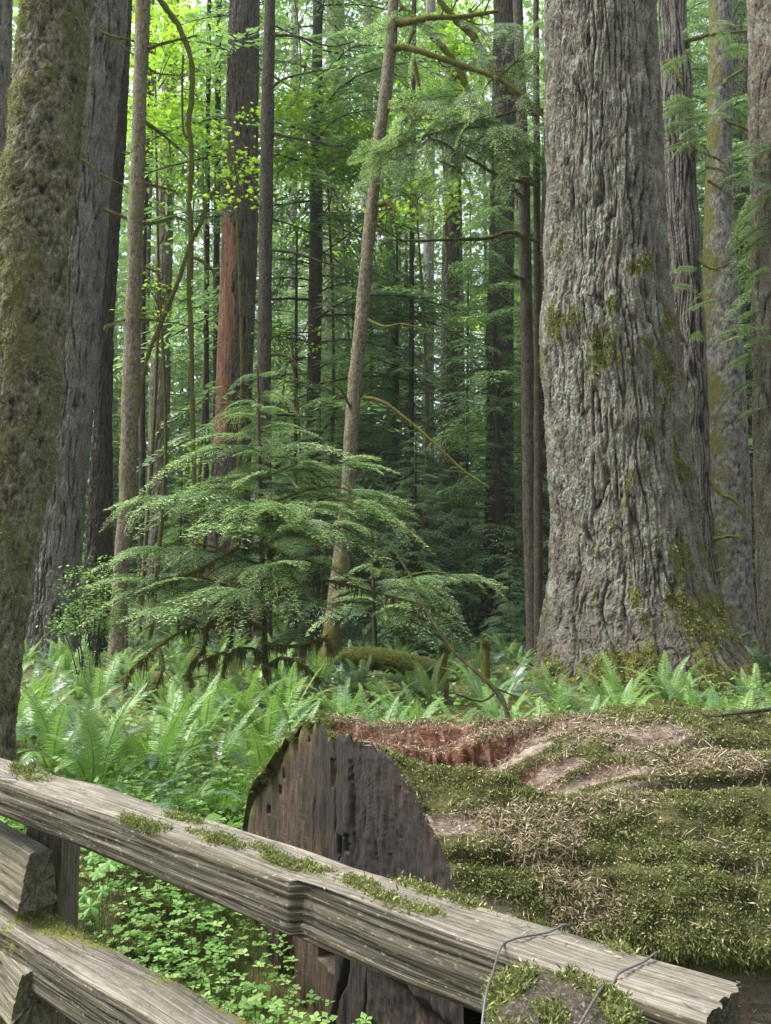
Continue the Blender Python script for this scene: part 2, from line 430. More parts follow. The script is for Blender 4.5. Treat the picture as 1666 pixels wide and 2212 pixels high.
def trunk(Y, edges, kind, zb=None, zt=None, nth=64, dz=0.06, seed=0, amp=1.0, moss=None, roots=0.0, lumps=0.0, nroot=7, name_dark=False):
    """edges: (v, left u, right u) from top to bottom -> grid V (nz, nth, 3), attributes"""
    e = A(edges, float)
    zs, xs, rs = [], [], []
    for v, l, r in e:
        p = at((l + r) / 2, v, Y); zs.append(p[2]); xs.append(p[0]); rs.append((r - l) / 2 * pxm(v, Y))
    o = np.argsort(zs); zs, xs, rs = A(zs)[o], A(xs)[o], A(rs)[o]
    gz0 = float(ground_z(xs[0], Y))
    zb = gz0 - 0.25 if zb is None else zb
    zt = zs[-1] + 4.0 if zt is None else zt
    z = np.arange(zb, zt, dz)
    # extrapolate above the last edge
    if zt > zs[-1] and len(zs) > 1:
        k = (xs[-1] - xs[0]) / max(zs[-1] - zs[0], 0.1)
        xs = np.append(xs, xs[-1] + k * (zt - zs[-1])); rs = np.append(rs, rs[-1] * 0.93); zs = np.append(zs, zt)
    xc, r = np.interp(z, zs, xs), np.interp(z, zs, rs)
    ker = max(3, int(0.35 / dz) | 1)
    sm = lambda q: np.convolve(np.pad(q, ker // 2, 'edge'), np.ones(ker) / ker, 'valid')
    xc, r = sm(xc), sm(r)
    th = np.linspace(0, 2 * np.pi, nth, endpoint=False) - np.pi / 2
    TH, ZZ = np.meshgrid(th, z)
    R = r[:, None] * np.ones_like(TH)
    if roots:
        h = np.exp(-np.maximum(ZZ - gz0, 0) / 0.75)
        R = R * (1 + roots * h * (0.35 + np.abs(np.sin(TH * nroot / 2 + seed + 0.6 * np.sin(TH * 2 + seed)))))
    P = np.stack([np.cos(TH) * r.mean(), np.sin(TH) * r.mean(), ZZ], -1) + seed * 3.7
    if lumps: R = R + lumps * fbm(P * [1.4, 1.4, 1.0], 3, seed + 40)
    ht, am = bark_relief(kind, P, seed)
    am = am * amp
    R = R + (ht - 0.75) * am
    if kind in ('fir', 'cedar'): R = R + rng.normal(size=R.shape) * min(.0065, .16 * dz) * np.where(ht > .3, 1, .4)
    ms = np.zeros_like(ht) if moss is None else moss(TH, ZZ - gz0, P)
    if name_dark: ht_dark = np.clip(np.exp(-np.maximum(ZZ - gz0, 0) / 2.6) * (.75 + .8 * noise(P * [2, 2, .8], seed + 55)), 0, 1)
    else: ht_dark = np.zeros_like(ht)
    R = R + 0.02 * ms * (1 + noise(P * 9, seed + 70)) * (1 if kind != 'slim' else 0.4)
    V = np.stack([xc[:, None] + R * np.cos(TH), Y + R * np.sin(TH), ZZ], -1)
    base = A([xc[np.argmin(abs(z - gz0))], Y, gz0])
    return V, ht, ms, base, dict(z=z, xc=xc, r=r, Y=Y, dark=ht_dark)

def trunk_mb(V, ht, ms, dark=None):
    m = MB(); nz, nt = ht.shape
    m.add(V.reshape(-1, 3), gridq(nz, nt), ht=ht.ravel(), moss=ms.ravel(), dark=0.0 if dark is None else dark.ravel())
    cap = np.arange(nt)[None, :] + (nz - 1) * nt
    m.f.append((cap, 0))
    return m

def grid_normals(V):
    du = np.roll(V, -1, 1) - np.roll(V, 1, 1); dv = np.gradient(V, axis=0)
    return unit(np.cross(du, dv))

def tufts(mb, V, N, w, n, L, W, down=0.5, spread=0.8, tipf=0.2, zmax=None, colfreq=6, facing=True):
    """n moss cards scattered on a grid surface with weights w"""
    Vf, Nf, wf = V.reshape(-1, 3), N.reshape(-1, 3), np.maximum(w.ravel(), 0).copy()
    if facing: wf = wf * (np.einsum('ij,ij->i', Nf, unit(A([0, 0, EYE]) - Vf)) > -0.25)
    if wf.sum() <= 0: return
    i = rng.choice(len(Vf), n, p=wf / wf.sum())
    P = Vf[i] + rng.normal(size=(n, 3)) * 0.006
    D = unit(Nf[i] * 0.7 + rand_dirs(n) * spread + A([0, 0, -down]))
    S = unit(np.cross(D, rand_dirs(n)))
    rn = np.clip(0.5 + 0.75 * fbm(P * colfreq, 3, 9) + rng.normal(size=n) * 0.2, 0, 1)
    cards(mb, P - Nf[i] * 0.004, D, S, L * rng.uniform(.5, 1.4, n), W * rng.uniform(.6, 1.4, n), rnd=rn, tip=(rng.random(n) < tipf) * rng.uniform(.2, 1, n))

LIMB_MOSS = A([0, 0, 1])
def limb(root, Y, pts, r0, r1=None, moss=0.6, hang=0, name='branch', dy=0.0, twigs=0, label=None, mat='limb'):
    """a limb through photo points, its moss hair and small twigs, as one part"""
    m = MB()
    n = len(pts)
    P = [at(u, v, Y + dy * k / max(n - 1, 1)) for k, (u, v) in enumerate(pts)]
    C = tube(m, P, r0, r1 or r0 * 0.35, 7, 6 * n, 0.5, ht=0.6, moss=moss)
    nt = twigs
    for _ in range(nt):
        k = rng.integers(len(C) // 5, len(C)); d = unit(C[min(k + 1, len(C) - 1)] - C[k - 1]) * 0.7 + rand_dirs(1)[0] * 0.8
        l = rng.uniform(0.15, 0.5) * (0.6 + r0 * 10)
        q = C[k] + unit(d) * l
        tube(m, [C[k], (C[k] + q) / 2 + rng.normal(size=3) * 0.04, q + A([0, 0, -0.1 * l])], r0 * 0.28, r0 * 0.08, 4, 6, 0, ht=0.6, moss=moss * 0.6)
    if moss > 0.3:
        k = int(60 * n * moss)
        i = rng.integers(0, len(C), k); p = C[i] + rng.normal(size=(k, 3)) * r0 * 0.45
        d = unit(rand_dirs(k) * 0.8 + A([0, 0, -0.7])); s = unit(np.cross(d, rand_dirs(k)))
        cards(m, p, d, s, rng.uniform(.03, .08, k), rng.uniform(.01, .02, k), mi=1, rnd=rng.random(k), tip=0.1)
    if hang:
        i = rng.integers(0, len(C), hang); p = C[i] + rng.normal(size=(hang, 3)) * r0 * 0.4
        d = unit(rng.normal(size=(hang, 3)) * 0.12 + A([0, 0, -1])); s = unit(np.cross(d, rand_dirs(hang)))
        cl_ = np.clip(.5 + 1.5 * noise(np.stack([i * .35, 0 * i, 0 * i + hang], -1)), .12, 1.6)
        cards(m, p, d, s, (rng.gamma(2.2, .055, hang) + 0.03) * cl_, rng.uniform(.010, .022, hang), mi=1, mid=0.3, rnd=rng.random(hang) * 0.8)
    return part(name, m, [M[mat], M['moss_hang']], root, label)

# ------------------------------------------------------------------ foliage templates
def hem_spray(L, seed, nsub=0.034, cl=0.05, cw=0.015, width=0.42, droop=0.25, tips=0.55, twigsp=0.07, sag=0.35, dens=1.0):
    """flat conifer spray along +X"""
    r = np.random.default_rng(seed); m = MB()
    ax = lambda x: np.stack([x, 0.05 * L * np.sin(x / L * 5 + seed), 0.06 * L * np.sin(x / L * 3.1) - droop * L * (x / L) ** 2], -1)
    xs = np.linspace(0, L, 7)
    tube(m, ax(xs), 0.010 * L ** .5, 0.003, 4, 10, 0, wood=1.0, rnd=0.5)
    P, D, S, Ls, Ws, tp, rn = [], [], [], [], [], [], []
    x = 0.10 * L; side = 1
    while x < L * 1.0:
        u = x / L
        l = width * L * (min(1, u / 0.25) ** 0.6) * (1 - u) ** 0.75 * r.uniform(.7, 1.15) + 0.06
        ang = side * math.radians(r.uniform(48, 66) * (1 - 0.35 * u))
        o = ax(A([x]))[0]; d = A([math.cos(ang), math.sin(ang), 0.02])
        k = max(2, int(l / nsub)); tt = (np.arange(k) + r.random(k) * .6) / k
        q = o + d * (tt * l)[:, None]; q[:, 2] += 0.10 * l * tt - sag * l * tt ** 2 + r.normal(size=k) * .004
        tube(m, [o, q[k // 2], q[-1]], 0.0045, 0.0015, 3, 4, 0, wood=1.0, rnd=0.5)
        for s2 in (1, -1):
            keep = r.random(k) < dens
            sl = (0.03 + 0.34 * l * (1 - tt)) * r.uniform(.6, 1.1, k)
            nseg = np.maximum(1, (sl / cl).round().astype(int))
            a2 = ang + s2 * np.radians(r.uniform(40, 62, k))
            for j in range(k):
                if not keep[j]: continue
                dd = A([math.cos(a2[j]), math.sin(a2[j]), r.normal() * .12 - .08])
                n_ = nseg[j]; st = np.arange(n_) / n_ * sl[j]
                P.append(q[j] + dd * st[:, None] - A([0, 0, 1]) * (st ** 2 * .9)[:, None]); D.append(np.tile(dd + A([0, 0, -.15]), (n_, 1)) + r.normal(size=(n_, 3)) * .12)
                Ls.append(np.full(n_, sl[j] / n_ * 1.35)); Ws.append(cw * r.uniform(.7, 1.25, n_))
                t_ = np.zeros(n_); t_[-1] = (r.random() < tips * (0.25 + u)) * r.uniform(.5, 1)
                tp.append(t_); rn.append(np.clip(r.normal(.5, .25) + r.normal(size=n_) * .12, 0, 1))
        x += twigsp * L ** .6 * r.uniform(.7, 1.2) * 0.5; side = -side
    P, D = np.concatenate(P), unit(np.concatenate(D)); n = len(P)
    S = unit(np.cross(D, A([0, 0, 1]) + r.normal(size=(n, 3)) * .35))
    cards(m, P, D, S, np.concatenate(Ls), np.concatenate(Ws), mid=.45, rnd=np.concatenate(rn), tip=np.concatenate(tp), wood=0.0)
    return m

def place_arrays(dst, src, mats4, mi=0):
    """merge transformed copies of a template into one mesh"""
    V, fl, at_ = src
    Vh = np.c_[V, np.ones(len(V))]
    for Mx in mats4:
        W = (Vh @ np.asarray(Mx).T)[:, :3]
        base = dst.n
        dst.v.append(W)
        for f, _ in fl: dst.f.append((f + base, mi))
        for k, x in at_.items(): dst.a.setdefault(k, []).append((base, x))
        dst.n += len(W)

def frame(o, d, roll=0.0, s=1.0, up=(0, 0, 1)):
    d = unit(A(d, float)); y = unit(np.cross(A(up, float), d)); z = np.cross(d, y)
    c, sn = math.cos(roll), math.sin(roll)
    y, z = y * c + z * sn, z * c - y * sn
    m = np.eye(4); m[:3, 0], m[:3, 1], m[:3, 2], m[:3, 3] = d * s, y * s, z * s, o
    return m

SPRAY = [hem_spray(1.5, k, tips=1.0, droop=(.18, .5, .3, .65)[k], sag=(.3, .6, .45, .8)[k], width=.40, cl=.036, cw=.0115, nsub=.027, dens=.85) for k in range(4)]
SPRAY_ME = [s.mesh('hemlock_spray', M['hem']) for s in SPRAY]
SPRAY_MID = [hem_spray(2.2, 20 + k, nsub=.075, cl=.12, cw=.036, twigsp=.13, width=.5, droop=.30, sag=.5, tips=.25, dens=.9).arrays() for k in range(3)]
SPRAY_FAR = [hem_spray(2.6, 30 + k, nsub=.22, cl=.3, cw=.085, twigsp=.34, droop=.30, sag=.5, tips=.25, dens=.8).arrays() for k in range(3)]

def conifer_crown(h, z0, rmax, n, src, seed, shape=0.8):
    r = np.random.default_rng(seed); m = MB()
    for k in range(n):
        u = (k + r.random()) / n
        z = z0 + (h - z0) * u
        l = rmax * ((1 - u) ** shape + 0.06) * r.uniform(.65, 1.15)
        az = k * 2.399 + r.normal() * .4
        s = src[r.integers(len(src))]
        Ls = s[0][:, 0].max()
        d = A([math.cos(az), math.sin(az), r.uniform(-.15, .2)])
        place_arrays(m, s, [frame(A([0, 0, z]), d, r.normal() * .25, l / Ls)])
    tube(m, [(0, 0, z0 - .5), (0, 0, (h + z0) / 2), (0, 0, h)], 0.012 * h * .5, 0.01, 5, 8, 0, wood=1.0, rnd=.5)
    return m

def maple_leaf():
    a = np.radians([-90, -60, -28, -5, 20, 42, 62, 78, 90]); rr = A([.12, .55, .34, .85, .42, .95, .5, .62, 1.15])
    x = np.concatenate([rr * np.cos(a), (-rr * np.cos(a))[-2:0:-1]]); y = np.concatenate([rr * np.sin(a), (rr * np.sin(a))[-2:0:-1]])
    return np.stack([x, y], -1)
ML = maple_leaf()

def leaf_polys(mb, C, Nn, size, az, shape=None, **at_):
    sh = ML if shape is None else shape
    n, k = len(C), len(sh)
    Nn = unit(Nn); T = unit(np.cross(Nn, np.stack([np.cos(az), np.sin(az), 0 * az], -1))); B = np.cross(Nn, T)
    V = C[:, None] + (sh[None, :, :1] * T[:, None] + sh[None, :, 1:] * B[:, None]) * np.broadcast_to(size, (n,))[:, None, None]
    V = V - Nn[:, None] * (np.linalg.norm(sh, axis=1)[None, :, None] ** 2 * 0.18) * np.broadcast_to(size, (n,))[:, None, None]
    aa = {q: np.repeat(np.broadcast_to(x, (n,)), k) for q, x in at_.items()}
    mb.add(V.reshape(-1, 3), np.arange(n * k).reshape(n, k), **aa)

def maple_crown(pads, seed, leaf=0.09, per=60):
    """pads: (centre xyz, radius) leafy flat layers"""
    r = np.random.default_rng(seed); m = MB()
    for c, R in pads:
        n = int(per * R * R) + 8
        q = r.normal(size=(n, 3)) * A([.5, .5, .13]) * R
        P = A(c) + q; P[:, 2] -= 0.12 * (q[:, 0] ** 2 + q[:, 1] ** 2) / R
        leaf_polys(m, P, A([0, 0, 1.]) + r.normal(size=(n, 3)) * .32, leaf * r.uniform(.55, 1.2, n), r.uniform(0, 6.28, n),
                   rnd=np.clip(r.normal(.5, .25, n), 0, 1), tip=(r.random(n) < .25) * r.random(n))
        for _ in range(3):
            e = A(c) + r.normal(size=3) * A([.6, .6, .1]) * R
            tube(m, [A(c) + A([0, 0, -.05]), (A(c) + e) / 2, e], .012, .004, 3, 4, 0, wood=1.0, rnd=.5)
    return m

# ------------------------------------------------------------------ the trees whose trunks stand in the picture
def big_tree(name, label, Y, edges, kind, mat, nth, dz, seed, **kw):
    V, ht, ms, base, info = trunk(Y, edges, kind, nth=nth, dz=dz, seed=seed, **kw)
    root = thing(name, label, 'tree', base)
    part('trunk', trunk_mb(V, ht, ms, info['dark']), M[mat], root, smooth=kind not in ('fir', 'cedar'))
    return root, V, ms, info

# the great fir on the right
FIR = [(0, 1181, 1410), (150, 1183, 1414), (300, 1187, 1423), (450, 1185, 1428), (600, 1184, 1431), (670, 1174, 1440), (745, 1172, 1452), (800, 1179, 1460),
       (890, 1185, 1470), (1040, 1194, 1484), (1135, 1196, 1500), (1230, 1192, 1516), (1310, 1180, 1540), (1390, 1172, 1580), (1440, 1168, 1612), (1500, 1160, 1640)]
def fir_moss(TH, h, P):
    right = 0.5 + 0.5 * np.cos(TH)
    n = noise(P * [3.2, 3.2, 1.5], 90)
    low = np.exp(-np.maximum(h, 0) / 0.55)
    band = np.exp(-((h - 5.6) / 0.9) ** 2) * 0.32
    return np.clip(0.75 * low + 0.60 * np.exp(-h / 4.2) * (0.30 + right) + band + 0.75 * n + .35 * noise(P * [11, 11, 3.5], 93) - 0.12, 0, 1.2)
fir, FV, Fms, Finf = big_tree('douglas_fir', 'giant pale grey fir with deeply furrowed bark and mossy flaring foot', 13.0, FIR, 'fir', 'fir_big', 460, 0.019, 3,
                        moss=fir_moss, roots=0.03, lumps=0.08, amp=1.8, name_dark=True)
FN = grid_normals(FV)
m = MB()
sel = (FV[:, :, 2] < 7.5)
tufts(m, FV, FN, np.clip(Fms - 0.42, 0, 1) * sel, 42000, 0.042, 0.014, down=0.9, spread=0.7, tipf=.25, colfreq=3)
part('moss', m, M['moss'], fir)

# left mossy trunk, near
T1E = [(0, 59, 192), (300, 28, 170), (500, 3, 147), (700, -12, 136), (842, -22, 126), (1000, -34, 110), (1140, -46, 85), (1284, -58, 62), (1400, -66, 45), (1500, -76, 36), (1640, -92, 23), (1760, -110, 17)]
def t1_moss(TH, h, P):
    return np.clip(0.50 + 0.8 * noise(P * [4.0, 4.0, 2.2], 71) - 0.30 * np.cos(TH) + .5 * noise(P * [14, 14, 6], 72), 0, 1.1)
t1, V1, ms1, _ = big_tree('mossy_tree', 'leaning trunk furred with brown moss at the left edge of the photo', 6.0, T1E, 'moss', 'mossy', 300, 0.014, 7, moss=t1_moss, lumps=0.02, zb=-0.3)
m = MB(); N1 = grid_normals(V1)
tufts(m, V1, N1, np.clip(ms1 - 0.15, 0, 1), 60000, 0.026, 0.006, down=1.0, spread=0.8, tipf=.3, colfreq=7)
part('moss', m, M['moss_old'], t1)

# two furrowed trunks behind it
t2, *_ = big_tree('fir_tree', 'broad dark furrowed fir trunk leaning right behind the mossy left trunk', 18.0,
    [(0, 150, 273), (150, 140, 257), (300, 128, 244), (450, 116, 231), (600, 104, 221), (690, 97, 208), (842, 88, 201), (992, 76, 187), (1135, 66, 176), (1250, 56, 168), (1360, 46, 166), (1440, 36, 168)],
    'fir', 'fir_grey', 260, 0.03, 11, roots=0.10, lumps=0.05, amp=1.5)
for pts, r in [([(205, 55), (220, 70), (240, 78), (265, 100), (288, 118)], .045), ([(240, 78), (300, 90), (345, 94)], .03), ([(180, 345), (210, 370), (235, 385), (275, 403)], .035), ([(225, 452), (250, 462), (275, 470)], .05)]:
    limb(t2, 17.2, pts, r, hang=20, twigs=4)
big_tree('fir_tree', 'narrower dark trunk fused at its foot with the broad furrowed fir', 20.5,
    [(0, 236, 284), (300, 226, 272), (500, 220, 257), (700, 212, 245), (900, 205, 241), (1100, 192, 242), (1220, 186, 243), (1330, 180, 246)],
    'fir', 'fir_dark', 90, 0.06, 13, roots=0.08, amp=.8)
big_tree('fir_tree', 'dark trunk cut by the upper left corner of the photo', 19.0,
    [(0, -48, 23), (250, -56, 20), (500, -66, 12), (700, -74, 2), (1000, -90, -16), (1350, -100, -30)], 'fir', 'fir_grey', 100, 0.06, 17, amp=.8)
t3, *_ = big_tree('slender_tree', 'slim straight lichen spotted trunk right of the two furrowed firs', 16.0,
    [(0, 295, 324), (300, 285, 314), (600, 274, 305), (842, 265, 302), (1090, 257, 290), (1284, 243, 273), (1410, 236, 276)], 'slim', 'slim', 64, 0.04, 19, lumps=0.03,
    moss=lambda TH, h, P: np.clip(0.30 + 0.5 * noise(P * 4, 8), 0, 1))
for pts, r in [([(320, 105), (345, 96), (380, 87), (425, 77)], .045), ([(317, 145), (340, 158), (390, 163)], .03), ([(315, 265), (335, 278), (350, 290), (380, 315), (405, 340)], .05), ([(312, 397), (340, 402), (375, 412), (385, 418)], .04),
               ([(307, 482), (340, 480), (370, 470), (385, 470), (403, 478)], .045), ([(300, 688), (330, 692), (390, 700), (445, 718)], .025), ([(304, 575), (330, 583), (362, 594)], .025), ([(270, 690), (245, 698), (225, 706)], .02)]:
    limb(t3, 15.8, pts, r, hang=25, twigs=6, dy=.6)
big_tree('fir_tree', 'pale grey ridged trunk standing well back left of the dark mossy stems', 27.0,
    [(0, 356, 386), (230, 350, 380), (540, 338, 372), (842, 325, 367), (1042, 319, 362), (1200, 310, 364), (1320, 300, 368)], 'fir', 'fir_warm', 100, 0.07, 23, roots=.08, amp=.9)
big_tree('slender_tree', 'thin grey pole of a tree close behind the slim lichen trunk', 25.0,
    [(0, 322, 333), (600, 303, 315), (1100, 300, 313), (1330, 296, 312)], 'slim', 'fir_dark', 24, 0.12, 29)

# red stripped snag
SNAG = [(0, 497, 560), (300, 487, 557), (540, 480, 555), (740, 472, 547), (890, 467, 542), (1080, 455, 540), (1330, 440, 546)]
snag, SV, _, sinf = big_tree('fir_tree', 'tall dark fir with a long orange patch of stripped bark', 21.0, SNAG, 'fir', 'fir_mid', 160, 0.05, 31, amp=.8, roots=.05)
m = MB()
def strip(v0, v1, f0, f1, k):
    vs = np.linspace(v0, v1, 90); rows = []
    for v in vs:
        e = A(SNAG, float); l, r = np.interp(v, e[:, 0], e[:, 1]), np.interp(v, e[:, 0], e[:, 2])
        R = (r - l) / 2 * pxm(v, 21.0); c = at((l + r) / 2, v, 21.0)
        q = (v - v0) / (v1 - v0)
        wob = 0.34 * noise(A([q * 6.3, k, 2.2])) + 0.16 * noise(A([q * 17, k, 4.2])) + .06 * noise(A([q * 43, k, 7.2]))
        tip = min(1, q / 0.16, (1 - q) / 0.05)
        a = np.linspace(math.pi * 1.02, math.pi * (1.02 + (f0 + (f1 - f0) * q) * tip) + wob, 14) + 0.02
        rows.append(np.stack([c[0] + (R + .014) * np.cos(a), c[1] + (R + .014) * np.sin(a), 0 * a + c[2]], -1))
    V = A(rows); V[:, 1:-1, :2] += 0.035 * fbm(V[:, 1:-1] * [9, 9, 4], 3, k)[..., None] * unit(V[:, 1:-1, :2] - V[:, 1:-1, :2].mean(1, keepdims=True))
    m.add(V, gridq(90, 14, False)[:, ::-1])
strip(420, 985, .44, .50, 3)
strip(70, 215, .12, .12, 5)
part('stripped_wood', m, M['red'], snag, 'orange bare wood where the bark has come off')

t7, *_ = big_tree('slender_tree', 'straight brown trunk with short knots just right of the fir with the orange patch', 17.0,
    [(0, 572, 595), (300, 563, 591), (597, 559, 587), (842, 556, 585), (1000, 552, 586), (1400, 545, 590)], 'slim', 'slim_dark', 64, 0.05, 37, lumps=.03)
for pts, r in [([(592, 77), (630, 77), (665, 85), (715, 100), (765, 90)], .035), ([(590, 188), (615, 170), (675, 155), (710, 150)], .03), ([(588, 287), (625, 296), (680, 305), (725, 315), (760, 308)], .035),
               ([(585, 540), (640, 547), (695, 565), (750, 580)], .035), ([(585, 767), (610, 767), (635, 782), (665, 822), (700, 837), (740, 857)], .035), ([(562, 700), (545, 685), (525, 675)], .02),
               ([(562, 160), (540, 165), (500, 130)], .02), ([(560, 330), (540, 318), (520, 300)], .02), ([(559, 445), (545, 425)], .02), ([(556, 870), (540, 858), (520, 850)], .02),
               ([(637, 0), (645, 60), (650, 150), (640, 215), (615, 240)], .02)]:
    limb(t7, 16.9, pts, r, moss=.35, twigs=7, dy=-.5)

# slender leaning trunk in the middle
t8, *_ = big_tree('leaning_tree', 'slender leaning trunk in the middle with yellow moss around its foot', 15.0,
    [(0, 839, 863), (100, 833, 857), (200, 820, 846), (300, 806, 832), (542, 780, 807), (692, 767, 795), (817, 753, 782), (954, 743, 773), (1060, 737, 768), (1208, 720, 755), (1300, 708, 746), (1384, 694, 738), (1420, 688, 738)],
    'slim', 'slim', 72, 0.035, 41, lumps=.03, moss=lambda TH, h, P: np.clip(0.12 + 0.95 * np.exp(-np.maximum(h, 0) / 1.3) + .4 * noise(P * 4, 9), 0, 1.1))
for pts, r, hg in [([(858, 50), (890, 46), (930, 38), (1000, 36), (1078, 24)], .085, 90), ([(853, 103), (880, 103), (930, 118), (1000, 142), (1070, 168), (1130, 205), (1180, 258)], .07, 110),
                   ([(842, 222), (865, 226), (885, 240), (897, 260)], .05, 30), ([(820, 442), (838, 437), (850, 450), (851, 472)], .06, 30),
                   ([(785, 858), (830, 870), (890, 915), (950, 968), (1000, 1015), (1055, 1052)], .042, 90), ([(757, 880), (735, 840), (700, 822)], .03, 10), ([(795, 690), (830, 705), (870, 700), (930, 715)], .03, 20)]:
    limb(t8, 14.9, pts, r, moss=.95, hang=hg, twigs=5, dy=-.8)

# dark trunks of the right middle distance
big_tree('fir_tree', 'dark twin trunk left of the thick dark fir, deep in the shaded hemlocks', 31.0,
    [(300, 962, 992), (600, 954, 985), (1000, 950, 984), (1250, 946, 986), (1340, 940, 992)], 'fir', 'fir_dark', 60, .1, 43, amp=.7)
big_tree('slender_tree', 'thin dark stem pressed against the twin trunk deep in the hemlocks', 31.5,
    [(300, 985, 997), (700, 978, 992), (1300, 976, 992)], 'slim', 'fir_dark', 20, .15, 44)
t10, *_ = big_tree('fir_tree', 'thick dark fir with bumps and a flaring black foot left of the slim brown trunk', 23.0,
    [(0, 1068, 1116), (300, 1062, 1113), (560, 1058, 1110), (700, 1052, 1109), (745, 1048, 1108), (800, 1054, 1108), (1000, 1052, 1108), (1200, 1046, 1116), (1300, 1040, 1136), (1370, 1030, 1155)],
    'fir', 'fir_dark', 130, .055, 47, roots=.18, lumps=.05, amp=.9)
limb(t10, 22.6, [(1106, 800), (1060, 795), (1020, 802), (1000, 818), (985, 840)], .07, hang=40, twigs=8)
t11, *_ = big_tree('slender_tree', 'slim brown trunk in front of the thick dark fir, left of the giant fir', 16.5,
    [(0, 1108, 1129), (390, 1120, 1145), (542, 1122, 1147), (842, 1126, 1155), (1137, 1130, 1161), (1364, 1137, 1171), (1420, 1134, 1174)], 'slim', 'slim_dark', 64, 0.045, 53, lumps=.02)
for pts, r in [([(1123, 506), (1100, 501), (1071, 511), (1040, 516), (970, 518), (905, 520), (868, 519), (852, 511), (813, 485)], .05), ([(1126, 425), (1113, 410), (1102, 407)], .05), ([(1128, 602), (1112, 597), (1097, 592)], .045),
               ([(1145, 506), (1180, 508)], .02), ([(1150, 690), (1185, 688)], .02), ([(1122, 383), (1150, 385), (1182, 388)], .04)]:
    limb(t11, 16.4, pts, r, moss=.5, hang=30, twigs=9, dy=-.3)
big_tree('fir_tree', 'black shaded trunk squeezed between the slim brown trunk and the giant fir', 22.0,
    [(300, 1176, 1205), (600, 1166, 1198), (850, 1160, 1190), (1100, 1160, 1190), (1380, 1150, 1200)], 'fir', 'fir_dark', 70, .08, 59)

# right side
t14, *_ = big_tree('cedar_tree', 'stringy barked cedar trunk rising directly behind the giant fir', 18.5,
    [(0, 1425, 1480), (300, 1432, 1500), (600, 1445, 1513), (842, 1455, 1528), (1100, 1475, 1534), (1300, 1470, 1560), (1420, 1440, 1590)], 'cedar', 'cedar', 180, .045, 61, roots=.12, lumps=.06)
for pts, r in [([(1478, 90), (1533, 75), (1573, 72), (1618, 65)], .06), ([(1440, 130), (1465, 160), (1475, 185)], .05), ([(1500, 320), (1520, 330), (1560, 350), (1580, 385)], .045), ([(1505, 560), (1540, 580), (1570, 570)], .04), ([(1450, 318), (1475, 310), (1495, 325)], .04),
               ([(1533, 1032), (1558, 1067), (1588, 1082), (1613, 1127)], .06), ([(1540, 1165), (1580, 1158), (1600, 1160)], .05), ([(1545, 1235), (1570, 1228)], .05), ([(1540, 1200), (1560, 1188)], .04), ([(1500, 1140), (1512, 1110)], .04)]:
    limb(t14, 18.2, pts, r, moss=.9, hang=25, twigs=5, dy=-.4)
t15, *_ = big_tree('fir_tree', 'olive brown scaly trunk between the stringy cedar and the right edge', 21.5,
    [(0, 1535, 1580), (300, 1530, 1580), (500, 1523, 1584), (800, 1520, 1606), (1000, 1526, 1615), (1250, 1540, 1622), (1380, 1530, 1632)], 'moss', 'fir_grey', 120, .06, 67, roots=.1,
    moss=lambda TH, h, P: np.clip(.25 - .4 * np.cos(TH) + .3 * noise(P * 2, 5), 0, 1))
for pts, r in [([(1563, 185), (1573, 170), (1603, 150), (1608, 128)], .06), ([(1625, 285), (1598, 272), (1568, 260), (1552, 235)], .05), ([(1525, 360), (1560, 368), (1582, 385)], .05), ([(1530, 390), (1560, 410), (1585, 430)], .04)]:
    limb(t15, 21.0, pts, r, moss=.8, hang=20, twigs=4)
big_tree('cedar_tree', 'bluish grey cedar trunk farthest back beside the right edge', 29.0,
    [(0, 1585, 1632), (400, 1580, 1630), (800, 1576, 1626), (1350, 1570, 1625)], 'cedar', 'cedar', 80, .1, 71)
big_tree('fir_tree', 'light brown furrowed fir trunk cut by the right edge of the photo', 14.0,
    [(0, 1622, 1760), (300, 1626, 1764), (600, 1632, 1768), (1000, 1637, 1774), (1250, 1642, 1784), (1440, 1652, 1800), (1500, 1652, 1806)], 'fir', 'fir_warm', 260, .025, 73, amp=1.1, lumps=.05,
    moss=lambda TH, h, P: np.clip(.9 * np.exp(-np.maximum(h, 0) / .5) + .25 * noise(P * 3, 6), 0, 1))

# farther trunks
FAR = [('tall pale trunk standing far back just left of the leaning tree', 36, 719, 44, 'fir_warm', 75), ('thin dark trunk in the gap between the knotty brown trunk and the far pale one', 32, 631, 18, 'fir_grey', 76),
       ('thin dark stem left of the fir with the orange patch', 24, 446, 10, 'fir_dark', 77), ('dark pole touching the left side of the fir with the orange patch', 24.5, 467, 13, 'fir_dark', 78),
       ('thin black stem among the hemlocks right of the leaning tree', 22, 889, 10, 'fir_dark', 79), ('distant thin trunk beyond the leaning tree, right of the black stem', 40, 925, 24, 'fir_grey', 80),
       ('faint far trunk at the left behind the furrowed firs', 38, 240, 26, 'fir_warm', 81), ('far trunk showing low behind the leaning tree', 38, 790, 26, 'fir_grey', 84),
       ]
for lab, Y, u, w, mt, s in FAR:
    V, ht, ms, base, _ = trunk(Y, [(0, u - w * .42 + 6, u + w * .42 + 6), (700, u - w * .5, u + w * .5), (1300, u - w * .58, u + w * .58)], 'fir', nth=36, dz=.2, seed=s, amp=.6)
    root = thing('forest_tree', lab, 'tree', base, 'trunks standing far back')
    part('trunk', trunk_mb(V, ht, ms), M[mt], root)

